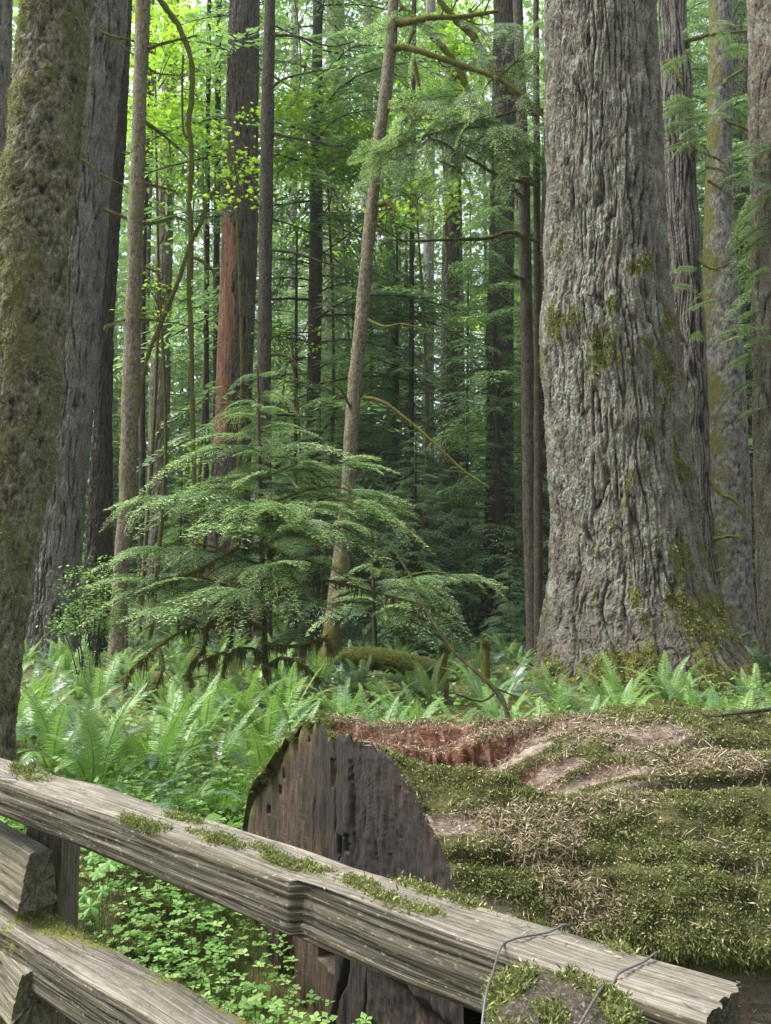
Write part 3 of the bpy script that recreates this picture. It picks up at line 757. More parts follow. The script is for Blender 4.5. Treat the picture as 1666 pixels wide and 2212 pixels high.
# mossy vine maple stems
def stem_tree(name, label, Y, stems, group=None, hang=60, hair=2.0, mat='limb', dy=None):
    root = thing(name, label, 'tree', at(*stems[0][0][-1], Y) * A([1, 1, 0]), group)
    for k, (pts, r) in enumerate(stems):
        limb(root, Y, pts, r, r * .8, moss=.9, hang=hang, twigs=8, name='stem' if k == 0 else 'branch', dy=0 if dy is None else dy[k])
    return root
stem_tree('vine_maple', 'crooked dark vine maple stem furred with moss, curving past the top edge', 18.5,
    [([(345, 0), (372, 35), (390, 65), (412, 125), (415, 200), (408, 270), (414, 325), (410, 425), (411, 520), (408, 617), (413, 717), (415, 842), (419, 992), (424, 1120), (430, 1330)], .07),
     ([(480, 395), (450, 430), (435, 480), (410, 530), (385, 607), (360, 667), (345, 707), (320, 767), (305, 837), (296, 900)], .06),
     ([(412, 300), (396, 280), (394, 180), (396, 120)], .03), ([(413, 555), (440, 565), (465, 590)], .04)], hang=50)
stem_tree('vine_maple', 'dark mossy limbs hanging into the picture above the hemlock boughs', 16.0,
    [([(985, 42), (1020, 75), (1040, 110), (1070, 160), (1112, 192), (1150, 235), (1195, 262), (1215, 420), (1222, 800), (1225, 1380)], .085),
     ([(866, 18), (905, 45), (940, 85), (972, 120), (1000, 170), (1022, 225), (1036, 252)], .075), ([(893, 60), (880, 105), (893, 130), (905, 190), (908, 255)], .055), ([(985, 42), (960, 15), (930, -30)], .07),
     ([(1040, 110), (1022, 60), (1015, 20)], .05), ([(1030, 130), (1000, 150), (975, 180)], .04)], hang=90)

# ------------------------------------------------------------------ young hemlock in front, and boughs
def hem_bough(root, o, d, L, roll=0.0, k=None, label=None):
    k = rng.integers(4) if k is None else k
    ob = link('bough', SPRAY_ME[k], root, label)
    ob.matrix_local = Matrix(frame(A(o) - A(root.location), d, roll, L / 1.5).tolist())
    return ob

def sapling(label, Y, stem, tips, nrand, seed, lens, mossbr=()):
    """stem: photo points top to bottom; tips: bough ends (u, v, dy)"""
    r = np.random.default_rng(seed)
    P = A([at(u, v, Y) for u, v in stem]); base = P[-1].copy(); base[2] = ground_z(base[0], base[1])
    root = thing('young_hemlock', label, 'tree', base)
    m = MB(); tube(m, P[::-1], .05, .012, 8, 40, .3, ht=.6, moss=.45)
    part('trunk', m, M['limb'], root)
    zt, zb = P[0][2], base[2] + 0.4
    sx = lambda z: A([np.interp(z, P[::-1, 2], P[::-1, 0]), Y, z])
    for u, v, dy in tips:
        q = at(u, v, Y + dy); h = np.hypot(q[0] - sx(q[2])[0], dy)
        o = sx(min(zt - .1, q[2] + 0.10 * h)); d = q - o; L = np.linalg.norm(d)
        d[2] += .22 * L
        if L > 1.9:                     # long limb: spray on its outer part plus side sprays
            b = MB(); mid = o + d * .5 + A([0, 0, .08 * L]); tube(b, [o, mid, q], .022, .006, 5, 10, .2, ht=.6, moss=.7)
            part('branch', b, M['limb'], root)
            for f, s in ((.32, .95), (.48, 1.0), (.68, .9)):
                for sg in (-1, 1):
                    dd = unit(d) + sg * r.uniform(.35, .8) * A([-unit(d)[1], unit(d)[0], 0])
                    hem_bough(root, o + (mid - o) * f * 1.2 if f < .5 else mid + (q - mid) * (f - .5), dd, s * r.uniform(.8, 1.15) * min(1.25, L / 2.2), r.normal() * .2)
            hem_bough(root, o + d * .38, d, L * .64, r.normal() * .12)
        else:
            hem_bough(root, o, d, L * 1.02, r.normal() * .15)
    for k in range(nrand):
        u = (k + r.random()) / nrand
        z = zb + (zt - zb) * (1 - u * .72) * .90
        az = k * 2.399 + r.normal() * .3
        L = np.interp(u, lens[0], lens[1]) * r.uniform(.7, 1.1)
        hem_bough(root, sx(z), A([math.cos(az), math.sin(az), r.uniform(-.15, .4)]), L * r.uniform(.6, 1.1), r.normal() * .4)
    return root

sap = sapling('young hemlock in front with layered boughs tipped pale green', 11.5,
    [(557, 795), (560, 900), (562, 1000), (565, 1100), (568, 1250), (572, 1400), (575, 1500)],
    [(490, 870, -.2), (500, 820, .2), (600, 812, -.2), (640, 865, .3), (455, 905, .4), (645, 930, -.3), (410, 955, -.4), (320, 985, -.5), (690, 955, .3), (755, 985, -.4), (330, 1065, .2), (288, 1105, -.8), (235, 1140, -.2), (210, 1255, -.6), (185, 1335, -.5), (270, 1385, -1.2),
     (850, 1058, -.3), (915, 1165, -.7), (880, 1130, .4), (850, 1205, -1.0), (775, 1250, -.9), (700, 1190, -1.6), (640, 1150, -1.8), (430, 1180, -1.7), (360, 1330, -1.6), (480, 1345, -1.9), (600, 1290, -1.9), (750, 1330, -.8), (520, 1110, -1.6), (420, 1100, -1.2)],
    66, 5, ([0, .3, .6, 1], [.4, .8, 1.25, .95]))
# its old mossy limbs, hung with moss
for pts, r, hg, dy in [([(565, 1190), (530, 1180), (480, 1200), (430, 1230), (370, 1255), (300, 1290)], .045, 160, -.5), ([(565, 1185), (600, 1195), (625, 1230), (640, 1260)], .045, 120, -.6), ([(568, 1300), (620, 1270), (700, 1255), (760, 1265), (850, 1290), (950, 1315)], .04, 160, -.4),
                   ([(572, 1390), (640, 1395), (700, 1380), (720, 1400)], .04, 260, -.6), ([(572, 1360), (500, 1330), (430, 1345), (350, 1390), (280, 1450), (268, 1480)], .05, 320, -.8), ([(450, 1340), (440, 1400), (410, 1440), (415, 1480)], .045, 160, -.6),
                   ([(574, 1420), (540, 1400), (480, 1410), (430, 1430)], .035, 260, -.7), ([(560, 1240), (520, 1260), (500, 1310), (460, 1340)], .06, 160, -.5), ([(575, 1440), (610, 1420), (660, 1440), (690, 1470)], .03, 200, -.6), ([(565, 1110), (605, 1100), (660, 1100)], .05, 120, .3),
                   ([(510, 1310), (500, 1380), (485, 1440), (480, 1500)], .04, 160, -.5), ([(340, 1390), (352, 1440), (330, 1490), (318, 1505)], .04, 120, -.8)]:
    limb(sap, 11.4, pts, r * .65, moss=.95, hang=int(hg * 4.0), twigs=16, dy=dy)

sapling('low young hemlock behind the leaning trunk, its pale tipped boughs reaching right', 14.2,
    [(805, 1180), (806, 1260), (808, 1330), (812, 1420)],
    [(1085, 1303, -.5), (1000, 1285, .2), (960, 1310, -.8), (900, 1270, -.5), (1010, 1330, -.3), (880, 1340, -.8), (930, 1350, -1.), (700, 1270, .5), (760, 1300, -.4), (850, 1240, .3)], 12, 6, ([0, 1], [.5, 1.6]))

def bough_cluster(root, Y, items, mat_k=None):
    for u, v, du, dv, L, dy in items:
        o = at(u, v, Y); q = at(u + du, v + dv, Y + dy)
        hem_bough(root, o, unit(q - o) + A([0, 0, .2]), L, rng.normal() * .2)

# hemlock whose big bough spreads in the upper middle, right of the leaning tree
hb = thing('hemlock_tree', 'hemlock with a wide bough spreading between the leaning trunk and the giant fir', 'tree', at(1160, 1380, 15.5) * A([1, 1, 0]))
m = MB(); tube(m, [at(1164, 1400, 15.6), at(1162, 900, 15.6), at(1160, 400, 15.6), at(1158, -60, 15.6)], .09, .06, 8, 30, .3, ht=.6, moss=.4); part('trunk', m, M['limb'], hb)
for pts in ([(1160, 330), (1100, 285), (1020, 275), (930, 290), (850, 320)], [(1160, 400), (1080, 380), (1020, 345), (960, 310), (930, 300)], [(1160, 250), (1120, 240), (1060, 255), (980, 270)], [(1160, 120), (1120, 130), (1080, 165)], [(1160, 520), (1110, 510), (1060, 530)]):
    limb(hb, 15.5, pts, .04, moss=.8, hang=60, twigs=8, dy=-1.2)
its = []
for _ in range(74):
    u = rng.uniform(825, 1165); v = np.interp(u, [840, 930, 1040, 1150], [310, 270, 262, 285]) + rng.normal() * 22 + (rng.random() < .4) * rng.uniform(0, 110)
    its.append((u, v, rng.normal() * 70 - 15, rng.uniform(10, 75), rng.uniform(.8, 1.5), rng.uniform(-1.6, .6)))
for _ in range(34):
    u = rng.uniform(900, 1175); v = rng.uniform(30, 230)
    its.append((u, v, rng.normal() * 60 - 30, rng.uniform(5, 50), rng.uniform(.8, 1.5), rng.uniform(-1.4, .6)))
for u, v, du, dv, L, dy in its:
    ob = hem_bough(hb, at(u, v, 15.0 + rng.uniform(-.6, .6)), unit(at(u + du, v + dv, 15 + dy) - at(u, v, 15)) + A([0, 0, .15]), L, rng.normal() * .25)

# right edge: hemlock branches in front of the cedar
hr = thing('hemlock_tree', 'hemlock at the right edge whose green boughs hang before the cedar trunks', 'tree', (9.0, 14.6, 0))
m = MB(); tube(m, [(9.0, 14.6, -.2), (9.05, 14.6, 6), (9.0, 14.6, 13)], .16, .08, 10, 20, .2, ht=.6, moss=.3); part('trunk', m, M['limb'], hr)
for u, v in [(1640, 340), (1640, 372), (1642, 400), (1640, 440), (1640, 480), (1645, 520), (1645, 560), (1640, 600), (1640, 640), (1642, 690), (1645, 740), (1640, 790), (1645, 840), (1655, 900), (1640, 420), (1640, 510)]:
    for _ in range(2):
        o = at(u + 28 + rng.uniform(-10, 30), v - 20 + rng.normal() * 10, 13.2 + rng.uniform(0, 1.6))
        hem_bough(hr, o, A([-1, rng.normal() * .4, rng.uniform(-.35, .1)]), rng.uniform(.7, 1.15), rng.normal() * .3)
# drooping cedar-like sprays by the stringy cedar
for _ in range(46):
    u = rng.uniform(1420, 1610); v = rng.choice([rng.uniform(20, 150), rng.uniform(200, 330), rng.uniform(560, 760)])
    hem_bough(hr if u > 1560 else t14, at(u, v, 17.4), A([rng.choice([-1, 1]), rng.normal() * .5, rng.uniform(-.3, .2)]), rng.uniform(.5, 1.0), rng.normal() * .3)

# huckleberry-like shrub at the foot of the furrowed fir
sh = thing('leafy_shrub', 'airy green shrub of small leaves before the foot of the furrowed fir', 'shrub', at(190, 1420, 13.5) * A([1, 1, 0]))
m = MB(); b = MB()
for k in range(20):
    e = at(rng.uniform(105, 260), rng.uniform(1190, 1360), 13.4 + rng.uniform(-.6, .6)); o = A(sh.location) + A([rng.normal() * .1, 0, 0])
    mid = (o + e) / 2 + A([0, 0, .25]); C = tube(b, [o, mid, e], .012, .004, 4, 12, 0, ht=.6, moss=.2)
    n = 75; i = rng.integers(5, 12, n); P = C[i] + rng.normal(size=(n, 3)) * A([.14, .14, .05])
    leaf_polys(m, P, A([0, 0, 1.]) + rng.normal(size=(n, 3)) * .3, rng.uniform(.022, .045, n), rng.uniform(0, 6.28, n), shape=A([[0, -1], [.5, -.3], [.45, .4], [0, 1], [-.45, .4], [-.5, -.3]]), rnd=rng.random(n) * .7, tip=0.0)
part('stems', b, M['limb'], sh); part('foliage', m, M['under'], sh)

# ------------------------------------------------------------------ middle distance: hemlocks and maples
CR_MID = [conifer_crown(15, 1.2, 3.1, 118, SPRAY_MID, 50 + k, .6).mesh('conifer_crown', M['hem_mid']) for k in range(3)]
CR_LOW = [conifer_crown(7, 0.3, 2.5, 90, SPRAY_MID, 60 + k).mesh('conifer_crown', M['hem_mid']) for k in range(2)]
CR_FAR = [conifer_crown(32, 2.0, 4.6, 170, SPRAY_FAR, 70 + k).mesh('conifer_crown', M['hem_far']) for k in range(3)]
def pole(h, r):
    m = MB(); tube(m, [(0, 0, -.3), (.05, .02, h / 2), (0, 0, h)], r, r * .25, 9, 24, .15, ht=.6, moss=.3); return m.mesh('conifer_pole', M['limb'])
POLE_MID, POLE_LOW, POLE_FAR = pole(14.6, .11), pole(6.8, .06), pole(31, .26)
def conifer(u, Y, crown, pl, s, label, group, lean=0.0):
    x = (u - CU) / F_PX * Y
    r_ = thing('hemlock_tree', label, 'tree', (x, Y, float(ground_z(x, Y))), group)
    r_.rotation_euler = (0, lean, rng.uniform(0, 6.28)); r_.scale = (s, s, s)
    a = link('crown', crown, r_); b = link('trunk', pl, r_)
    return r_
for lab, u, Y, k, s in [
    ('shaded hemlock right of the leaning tree, its twigs reaching the black stem', 860, 24.0, 0, .95), ('shaded hemlock hiding the top of the thick dark fir', 1075, 20.5, 2, .95), ('shaded hemlock in the gap between the slim brown trunk and giant fir', 1190, 25.0, 0, 1.1),
    ('dark hemlock behind the middle of the leaning tree', 800, 29.0, 1, 1.1), ('dark hemlock right behind the far pale trunk', 745, 38.0, 2, 1.3),
    ('dark hemlock over the knotty brown trunk near the top edge', 672, 24.0, 2, 2.3), ('hemlock between the cedar trunks and the right edge', 1600, 30.0, 1, 2.2), ('hemlock showing in the slit between giant fir and cedar', 1450, 28.0, 2, 2.2),
    ('hemlock behind the two furrowed firs at the far left', 60, 32.0, 0, 1.5), ('green hemlock behind the slim lichen trunk', 262, 34.0, 1, 1.2),
    ('hemlock closing the view between the grey ridged trunk and the mossy stems', 400, 37.0, 0, 1.45), ('hemlock far behind the fir with the orange patch', 500, 36.0, 2, 1.5), ('hemlock behind the knotty brown trunk at middle height', 600, 34.0, 1, 1.3),
    ('hemlock behind the young pale tipped one, left of the far pale trunk', 670, 30.0, 0, 1.1), ('hemlock left behind the leaning trunk under the maples', 760, 27.0, 2, .9), ('hemlock far back just left of the giant fir', 1130, 38.0, 0, 1.5), ('hemlock behind the black shaded trunk', 1170, 33.0, 1, 1.4), ('hemlock at the far left edge behind the dark trunk', -20, 28.0, 2, 1.4),
    ('hemlock right of the olive brown trunk', 1640, 27.0, 0, 1.3), ('hemlock between the two furrowed firs and the slim lichen trunk', 225, 40.0, 2, 1.5)]:
    conifer(u, Y, CR_MID[k], POLE_MID, s, lab, 'understory hemlocks')
for lab, u, Y, k, s in [
    ('small low hemlock left of the foot of the thick dark fir', 975, 22.5, 0, .8), ('small low hemlock between the leaning trunk and the twin dark trunk', 900, 19.0, 1, .8), ('bushy small hemlock just right behind the young pale tipped one', 690, 19.5, 0, .95),
    ('small hemlock before the foot of the slim brown trunk', 1100, 17.5, 1, .38), ('small hemlock behind the left of the young pale tipped one', 390, 24.0, 1, .8), ('small hemlock low behind the right edge fir', 1640, 24.0, 0, .8)]:
    conifer(u, Y, CR_LOW[k], POLE_LOW, s, lab, 'low hemlocks')
# fine dead lower twigs of the shaded hemlocks
for u, Y, v0, v1, n, lab in [(889, 21.9, 620, 1250, 26, 'bare dead hemlock pole bristling with horizontal dead twigs'), (640, 23, 560, 1000, 18, 'bare dead pole with twigs left of the leaning tree'), (850, 26, 600, 1200, 22, 'bare dead pole with twigs close right of the leaning tree'), (1010, 27, 620, 1200, 20, 'bare dead pole with twigs left of the thick dark fir')]:
    x = at(u, v0, Y)[0]; root = thing('dead_tree', lab, 'tree', (x, Y, 0), 'dead poles with bare twigs')
    m = MB(); tube(m, [at(u - 2, 1400, Y), at(u, (v0 + v1) / 2, Y), at(u + 2, v0 - 60, Y)], .07, .03, 7, 20, .2, ht=.6, moss=.2); part('trunk', m, M['fir_dark'], root)
    for k in range(n * 2):
        m = MB()
        o = at(u, rng.uniform(v0, v1), Y); az = rng.uniform(0, 6.28); L = rng.uniform(.5, 2.2)
        d = A([math.cos(az), math.sin(az), rng.uniform(-.25, .1)])
        C = tube(m, [o, o + d * L * .5 + A([0, 0, .05]), o + d * L + A([0, 0, -.18 * L])], .016, .004, 4, 8, 0, ht=.6, moss=.45)
        for q in range(4):
            c = C[rng.integers(2, 8)]; e = c + (d * .5 + rand_dirs(1)[0] * .6) * rng.uniform(.15, .5)
            tube(m, [c, e], .006, .002, 3, 3, 0, ht=.6, moss=.3)
        part('branch', m, M['limb'], root)

def maple(label, Y, us, vs, n, R, leaf, seed, per=110, Yr=1.8):
    r = np.random.default_rng(seed); pads = []
    for k in range(n):
        c = at(r.uniform(*us), r.uniform(*vs), Y + r.uniform(-Yr, Yr)); pads.append((c, R * r.uniform(.6, 1.25)))
    c = np.mean([p[0] for p in pads], 0)
    root = thing('maple_tree', label, 'tree', (c[0], c[1], float(ground_z(c[0], c[1]))), 'bright green maples')
    part('crown', maple_crown(pads, seed, leaf, per), M['maple'], root)
    m = MB(); b = A(root.location)
    top = c + A([0, 0, .4])
    tube(m, [b + A([0, 0, -.2]), b + (top - b) * .5 + A([.3, 0, 0]), top], .07, .03, 7, 18, .3, ht=.6, moss=.6)
    for p, _ in pads:
        e = c + (p - c) * .15 - A([0, 0, .5 * r.random()]); tube(m, [e, (e + p) / 2 + A([0, 0, .2]), p], .018, .006, 4, 8, .2, ht=.6, moss=.6)
    part('trunk', m, M['limb'], root)
maple('bright maple foliage hanging behind the slim lichen trunk at the upper left', 23, (240, 420), (10, 300), 20, 1.25, .11, 1)
maple('bright maple between the crooked mossy stem and the fir with the orange patch', 25, (370, 500), (20, 420), 20, 1.2, .11, 2)
maple('sunlit maple sprays crossing in front of the upper fir with the orange patch', 18.5, (470, 560), (225, 440), 11, .55, .09, 3, per=75)
maple('sunlit yellow green maple between the knotty brown trunk and the leaning tree', 24, (590, 800), (190, 400), 26, 1.25, .115, 4)
maple('bright maple foliage high behind the mossy hanging limbs', 26, (850, 1040), (0, 250), 20, 1.2, .115, 5)
maple('maple branch of bright leaves under the wide hemlock bough', 22, (830, 960), (370, 480), 12, .85, .10, 6)
maple('thin low maple sprays beside the pale grey ridged trunk', 20, (300, 400), (560, 690), 9, .55, .085, 7, per=50)
maple('small maple sprays in front of the far pale trunk', 21, (580, 700), (690, 830), 8, .55, .085, 8, per=50)
maple('bright maple patch left of the thick dark fir', 27, (1040, 1120), (590, 720), 8, .9, .11, 9)
maple('far bright maple low between the grey ridged trunk and the mossy stems', 32, (370, 520), (930, 1230), 20, 1.3, .12, 10, per=45)
maple('maple glow seen between giant fir and stringy cedar', 27, (1425, 1460), (300, 620), 8, .9, .11, 12)
maple('maple foliage in front of the top of the far pale trunk', 27, (640, 830), (430, 560), 14, 1.1, .11, 13, per=50)

# distant wood beyond everything that stands alone
m = MB(); r = np.random.default_rng(99)
def far_crowns():
    crowns = [conifer_crown(30, 0.5, 4.8, 130, SPRAY_FAR, 80 + k).arrays() for k in range(2)]
    for k in range(58):
        Y = r.uniform(46, 90); x = r.uniform(-.60, .60) * Y; s = r.uniform(1.0, 2.0)
        Mx = np.eye(4); a = r.uniform(0, 6.28); Mx[:2, :2] = A([[math.cos(a), -math.sin(a)], [math.sin(a), math.cos(a)]]); Mx[:3, :3] *= s; Mx[:3, 3] = (x, Y, 0)
        place_arrays(m, crowns[k % 2], [Mx])
far_crowns()
def around():                       # unseen crowns of the same wood, added behind the path to block low light
    cr = [conifer_crown(26, 1.5, 4.2, 80, SPRAY_FAR, 90 + k).arrays() for k in range(2)]
    for k in range(55):
        a = math.radians(r.uniform(-200, 20)); R = r.uniform(17, 42)
        x, y = R * math.cos(a), R * math.sin(a)
        if y > 4 or math.hypot(x, y) < 14: continue
        Mx = np.eye(4); b = r.uniform(0, 6.28); s_ = r.uniform(.9, 1.3) * min(1.2, .55 + R / 60); Mx[:2, :2] = A([[math.cos(b), -math.sin(b)], [math.sin(b), math.cos(b)]]); Mx[:3, :3] *= s_; Mx[:3, 3] = (x, y, 0)
        place_arrays(m, cr[k % 2], [Mx])
around()
n = 200000
Yd = r.uniform(44, 80, n); Q = np.stack([r.uniform(-.58, .58, n) * Yd, Yd, np.where(r.random(n) < .35, np.abs(r.normal(size=n)) * 6, r.uniform(0, 52, n))], -1)
keep = noise(Q * [.16, .10, .22], 33) > -.05; Q = Q[keep]; n = len(Q)
leaf_polys(m, Q, A([0, 0, 1.]) + r.normal(size=(n, 3)) * .6, r.uniform(.16, .34, n), r.uniform(0, 6.28, n), shape=A([[0, -1], [.7, -.2], [.5, .6], [0, 1], [-.5, .6], [-.7, -.2]]), rnd=r.random(n), tip=r.random(n) * .9)
w = link('distant_forest_and_unseen_ring', m.mesh('distant_forest_and_unseen_ring', M['hem_far']))
tag(w, 'pale far off wall of forest closing the view between the trunks, with unseen crowns added behind the path to block low light', 'forest', kind='stuff')
for k, (u, Y, s) in enumerate([(130, 44, 1.0), (300, 42, 1.05), (470, 44, .95), (560, 41, 1.1), (690, 43, 1.0), (840, 42, 1.1), (1000, 41, 1.0), (1130, 44, 1.1), (1480, 42, 1.0), (1640, 40, 1.0)]):
    names = ['left of the slim lichen trunk', 'behind the grey ridged trunk', 'left behind the fir with the orange patch', 'right behind the fir with the orange patch', 'behind the far pale trunk', 'behind the leaning tree', 'behind the twin dark trunk', 'behind the slim brown trunk', 'behind the stringy cedar', 'behind the right edge']
    conifer(u, Y, CR_FAR[k % 3], POLE_FAR, s, 'tall far conifer ' + names[k], 'tall conifers far back')

# ------------------------------------------------------------------ the cut log
LA, LX, LH, LUP = A([-.26, 3.95, -.08]), A([.995, -.10, 0]), A([-.10, -.995, 0]), A([0, 0, 1.])
LR = 1.05
OBL = .70
def log_r(t, ph):
    """radius of the log at t metres from its axis origin and angle ph (0 top, + towards the fence); plus masks"""
    tc = t - OBL * LR * np.sin(ph)                      # distance from the cut plane
    c = np.stack([t * .9, np.cos(ph) * 1.2, np.sin(ph) * 1.2], -1)
    d0 = np.degrees(ph)
    r = LR * (1 - .19 * np.exp(-((d0 + 46) / 28) ** 2) - .045 * np.exp(-((d0 + 15) / 11) ** 2)) + .045 * noise(c * 1.3, 21) + .02 * noise(c * [2, 5, 5], 22)
    deg = np.where(d0 > 0, d0 / .76, d0)
    # rotten hollow on top behind the cut
    wob = 6 * noise(np.stack([t * 2.2, 0 * t, 0 * t + 4], -1))
    hol = sstep(-6, 4, deg + wob * .5) * (1 - sstep(30, 46, deg + wob - 2 * tc + 12 * sstep(.3, 0, tc))) * (1 - sstep(.30, 1.5, tc + .03 * wob - .004 * (deg - 20)))
    st = noise(np.stack([t * 1.3, deg / 9.0, 0 * t], -1), 24) * .6 + noise(np.stack([t * 4.0, deg / 3.2, 0 * t], -1), 25) * .35
    one = 0 * t
    wig = lambda k, a_: a_ * (noise(np.stack([t * 2.6, one, one + k], -1)) + .5 * noise(np.stack([t * 9, one, one + k + 3], -1)) + .35 * noise(np.stack([t * 34, one, one + k + 6], -1)))
    edge = lambda d_: sstep(-.5, .5, deg - d_)
    e1, e2, e3, e4 = -1 + wig(1, 3.0), 13 + wig(11, 4.5) - 7 * tc, 27 + wig(21, 4.0) - 6 * tc, 7 + wig(31, 2.5)
    dl = (.060 + .05 * sstep(.9, .2, tc)) * edge(e1) + .035 * edge(e4) * sstep(.25, .5, tc) + (.11 + .07 * np.exp(-((tc - .45) / .2) ** 2)) * edge(e2) * sstep(.08, .25, tc) * (1 - sstep(.45, 1.3, tc)) + .05 * edge(e3) * (1 - sstep(.5, .9, tc))
    dl = dl - .05 * sstep(0, 11, deg - e1) * (1 - edge(e2)) - .085 * sstep(0, 13, deg - e2) * edge(e2)
    depth = np.clip(sstep(.0, .8, hol), 0, 1) * np.clip(dl + .03 * st, 0, .3) + .035 * hol * (1 - edge(e1) * 0)
    near_edge = np.maximum.reduce([np.exp(-((deg - e_ - .6) / 1.6) ** 2) for e_ in (e1, e2, e3)])
    r = r - depth * (.55 + .45 * sstep(.02, .10, tc))
    rot = np.clip(hol * 2.5, 0, 1) * sstep(-.1, .3, .5 * near_edge + .3 * noise(np.stack([t * 1.5, deg / 8, 0 * t + 2], -1), 27) - .05 + .75 * sstep(.9, .1, tc) * sstep(30, 8, deg))
    # long seams and overlapping slabs
    s1 = 47 + 3.5 * noise(np.stack([t * 1.4, 0 * t, 0 * t + 1], -1)) - 3 * t
    g1 = np.exp(-((deg - s1) / 1.7) ** 2) * sstep(.3, .8, tc)
    s2 = 14 + 13 * sstep(.7, 2.2, t) + 2.5 * noise(np.stack([t * 2.1, 0 * t, 0 * t + 5], -1))
    g2 = np.exp(-((deg - s2) / 1.5) ** 2) * sstep(.9, 1.5, tc)
    s3 = 68 + 3 * noise(np.stack([t * 1.2, 0 * t, 0 * t + 7], -1))
    g3 = np.exp(-((deg - s3) / 1.5) ** 2) * sstep(-.35, .2, noise(np.stack([t * 1.1, 0 * t, 0 * t + 8], -1)))
    r = r - .095 * g1 - .070 * g2 - .03 * g3 + .022 * sstep(0, 6, deg - s1) * sstep(.3, .8, tc) * (1 - sstep(10, 26, deg - s1)) + .03 * sstep(4, -8, deg - s2) * sstep(.9, 1.5, tc)
    # undercut below the moss skirt
    sk = 88 + 5 * noise(np.stack([t * 1.5, 0 * t, 0 * t + 3], -1)) - 4 * sstep(.8, 2.0, t)
    und = sstep(0, 7, deg - sk)
    r = r - .13 * und
    wood = .8 * np.clip(np.exp(-((deg - 58) / 3.5) ** 2) * (1 - sstep(.0, .38, tc)) + np.exp(-((deg - 79) / 4) ** 2) * (1 - sstep(.05, .35, tc)), 0, 1) \
        + np.exp(-((deg - (17 + wob * .4)) / 4) ** 2) * sstep(.75, .95, tc) * (1 - sstep(1.3, 1.6, tc))
    moss = sstep(-.35, .15, noise(np.stack([t * 2.2, deg / 14, 0 * t + 6], -1), 28) + .62) * (1 - np.clip(hol * 2.1 * (1 - .25 * st), 0, 1)) * (1 - np.clip(wood * 1.4, 0, 1)) * (1 - und) * sstep(-130, -60, deg)
    moss = moss * (1 - np.clip(g1 + g2, 0, 1)); moss = np.maximum(moss, (.75 - .7 * sstep(.75, .35, tc)) * sstep(-.05, .3, noise(np.stack([t * 3, deg / 8, 0 * t + 12], -1), 29)) * (hol > .1))
    r = r + .03 * moss * (1 + noise(c * 6, 30) + .7 * noise(c * 14, 36)) - 0.012 * fbm(c * [3, 14, 14], 3, 31) * (1 - moss)
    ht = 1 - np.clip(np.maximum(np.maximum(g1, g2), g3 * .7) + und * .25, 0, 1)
    return r, moss, rot, ht
t = np.concatenate([np.arange(0, 2.9, .010), np.arange(2.9, 6.5, .06)])
ph = np.radians(np.concatenate([np.arange(-180, -60, 4), np.arange(-60, 100, .6), np.arange(100, 180, 4)]))
T, PH = np.meshgrid(t, ph, indexing='ij')
T = T + OBL * LR * np.sin(PH) * np.clip(1 - T / 2.2, 0, 1)      # first ring lies on the oblique cut
R_, ms, rot, ht = log_r(T, PH)
jag = .045 * np.abs(noise(np.stack([np.degrees(PH) / 2.6, 0 * T, 0 * T + 3], -1), 33)) + .03 * np.abs(noise(np.stack([np.degrees(PH) / 1.1, 0 * T, 0 * T + 5], -1), 34))
jm = sstep(3, 9, np.degrees(PH)) * (1 - sstep(42, 50, np.degrees(PH)))
first = (np.arange(len(t)) == 0)[:, None]
R_ = R_ + np.where(np.arange(len(t))[:, None] < 3, jm * (.028 - jag * 1.0), 0)
def log_pt(T, PH, R):
    return LA + T[..., None] * LX + (R * np.sin(PH))[..., None] * LH + (R * np.cos(PH))[..., None] * LUP
LV = log_pt(T, PH, R_)
LN = grid_normals(LV)
lroot = thing('fallen_log', 'huge moss covered fallen log with a dark sawn end behind the fence', 'log', (0.9, 3.8, 0))
m = MB(); nt_, np_ = T.shape
m.add(LV, gridq(nt_, np_), moss=ms.ravel(), rot=rot.ravel(), ht=ht.ravel())
part('log_body', m, M['log'], lroot)
# the sawn face: rings shrinking to the middle, with splits, a slot, saw steps and holes
nr = 150
rho = 1 - (np.linspace(0, 1, nr))
phf = np.radians(np.arange(-180, 180, .6))
Tf = OBL * LR * np.sin(phf)
Rf = np.interp(phf, PH[0], R_[0], period=2 * np.pi)
RR = rho[:, None] * Rf[None]
hh, zz = RR * np.sin(phf), RR * np.cos(phf)
tt = OBL * LR * (hh / LR)
FV_ = LA + tt[..., None] * LX + hh[..., None] * LH + zz[..., None] * LUP
nf = unit(-LX + OBL * LH)                               # outward normal of the cut
wx = FV_ @ unit(LH + OBL * LX)                          # along the face, horizontally
wz = FV_[..., 2]
w0 = (LA @ unit(LH + OBL * LX)); wx = wx - w0
q = np.stack([wx * 11, wz * 1.3, 0 * wx], -1)
rel = .022 * fbm(q, 4, 40) + .008 * fbm(np.stack([wx * 50, wz * 6, 0 * wx], -1), 3, 41)
crack = np.zeros_like(wx)
def split(x0, z0, x1, z1, w, d):
    global rel, crack
    L = math.hypot(x1 - x0, z1 - z0); ux, uz = (x1 - x0) / L, (z1 - z0) / L
    s = (wx - x0) * ux + (wz - z0) * uz; c_ = -(wx - x0) * uz + (wz - z0) * ux + .014 * noise(np.stack([s * 9, 0 * s, 0 * s + x0], -1))
    k = np.exp(-(c_ / w) ** 2) * sstep(-.02, .05, s) * (1 - sstep(L - .05, L + .02, s))
    rel = rel - d * k; crack = np.maximum(crack, k)
def hole(x0, z0, a, b, d):
    global rel, crack
    k = (1 - sstep(.85, 1.15, np.abs(wx - x0) / a)) * (1 - sstep(.9, 1.1, np.abs(wz - z0) / b)); rel = rel - d * k; crack = np.maximum(crack, k)
hole(.02, .70, .013, .065, .12)
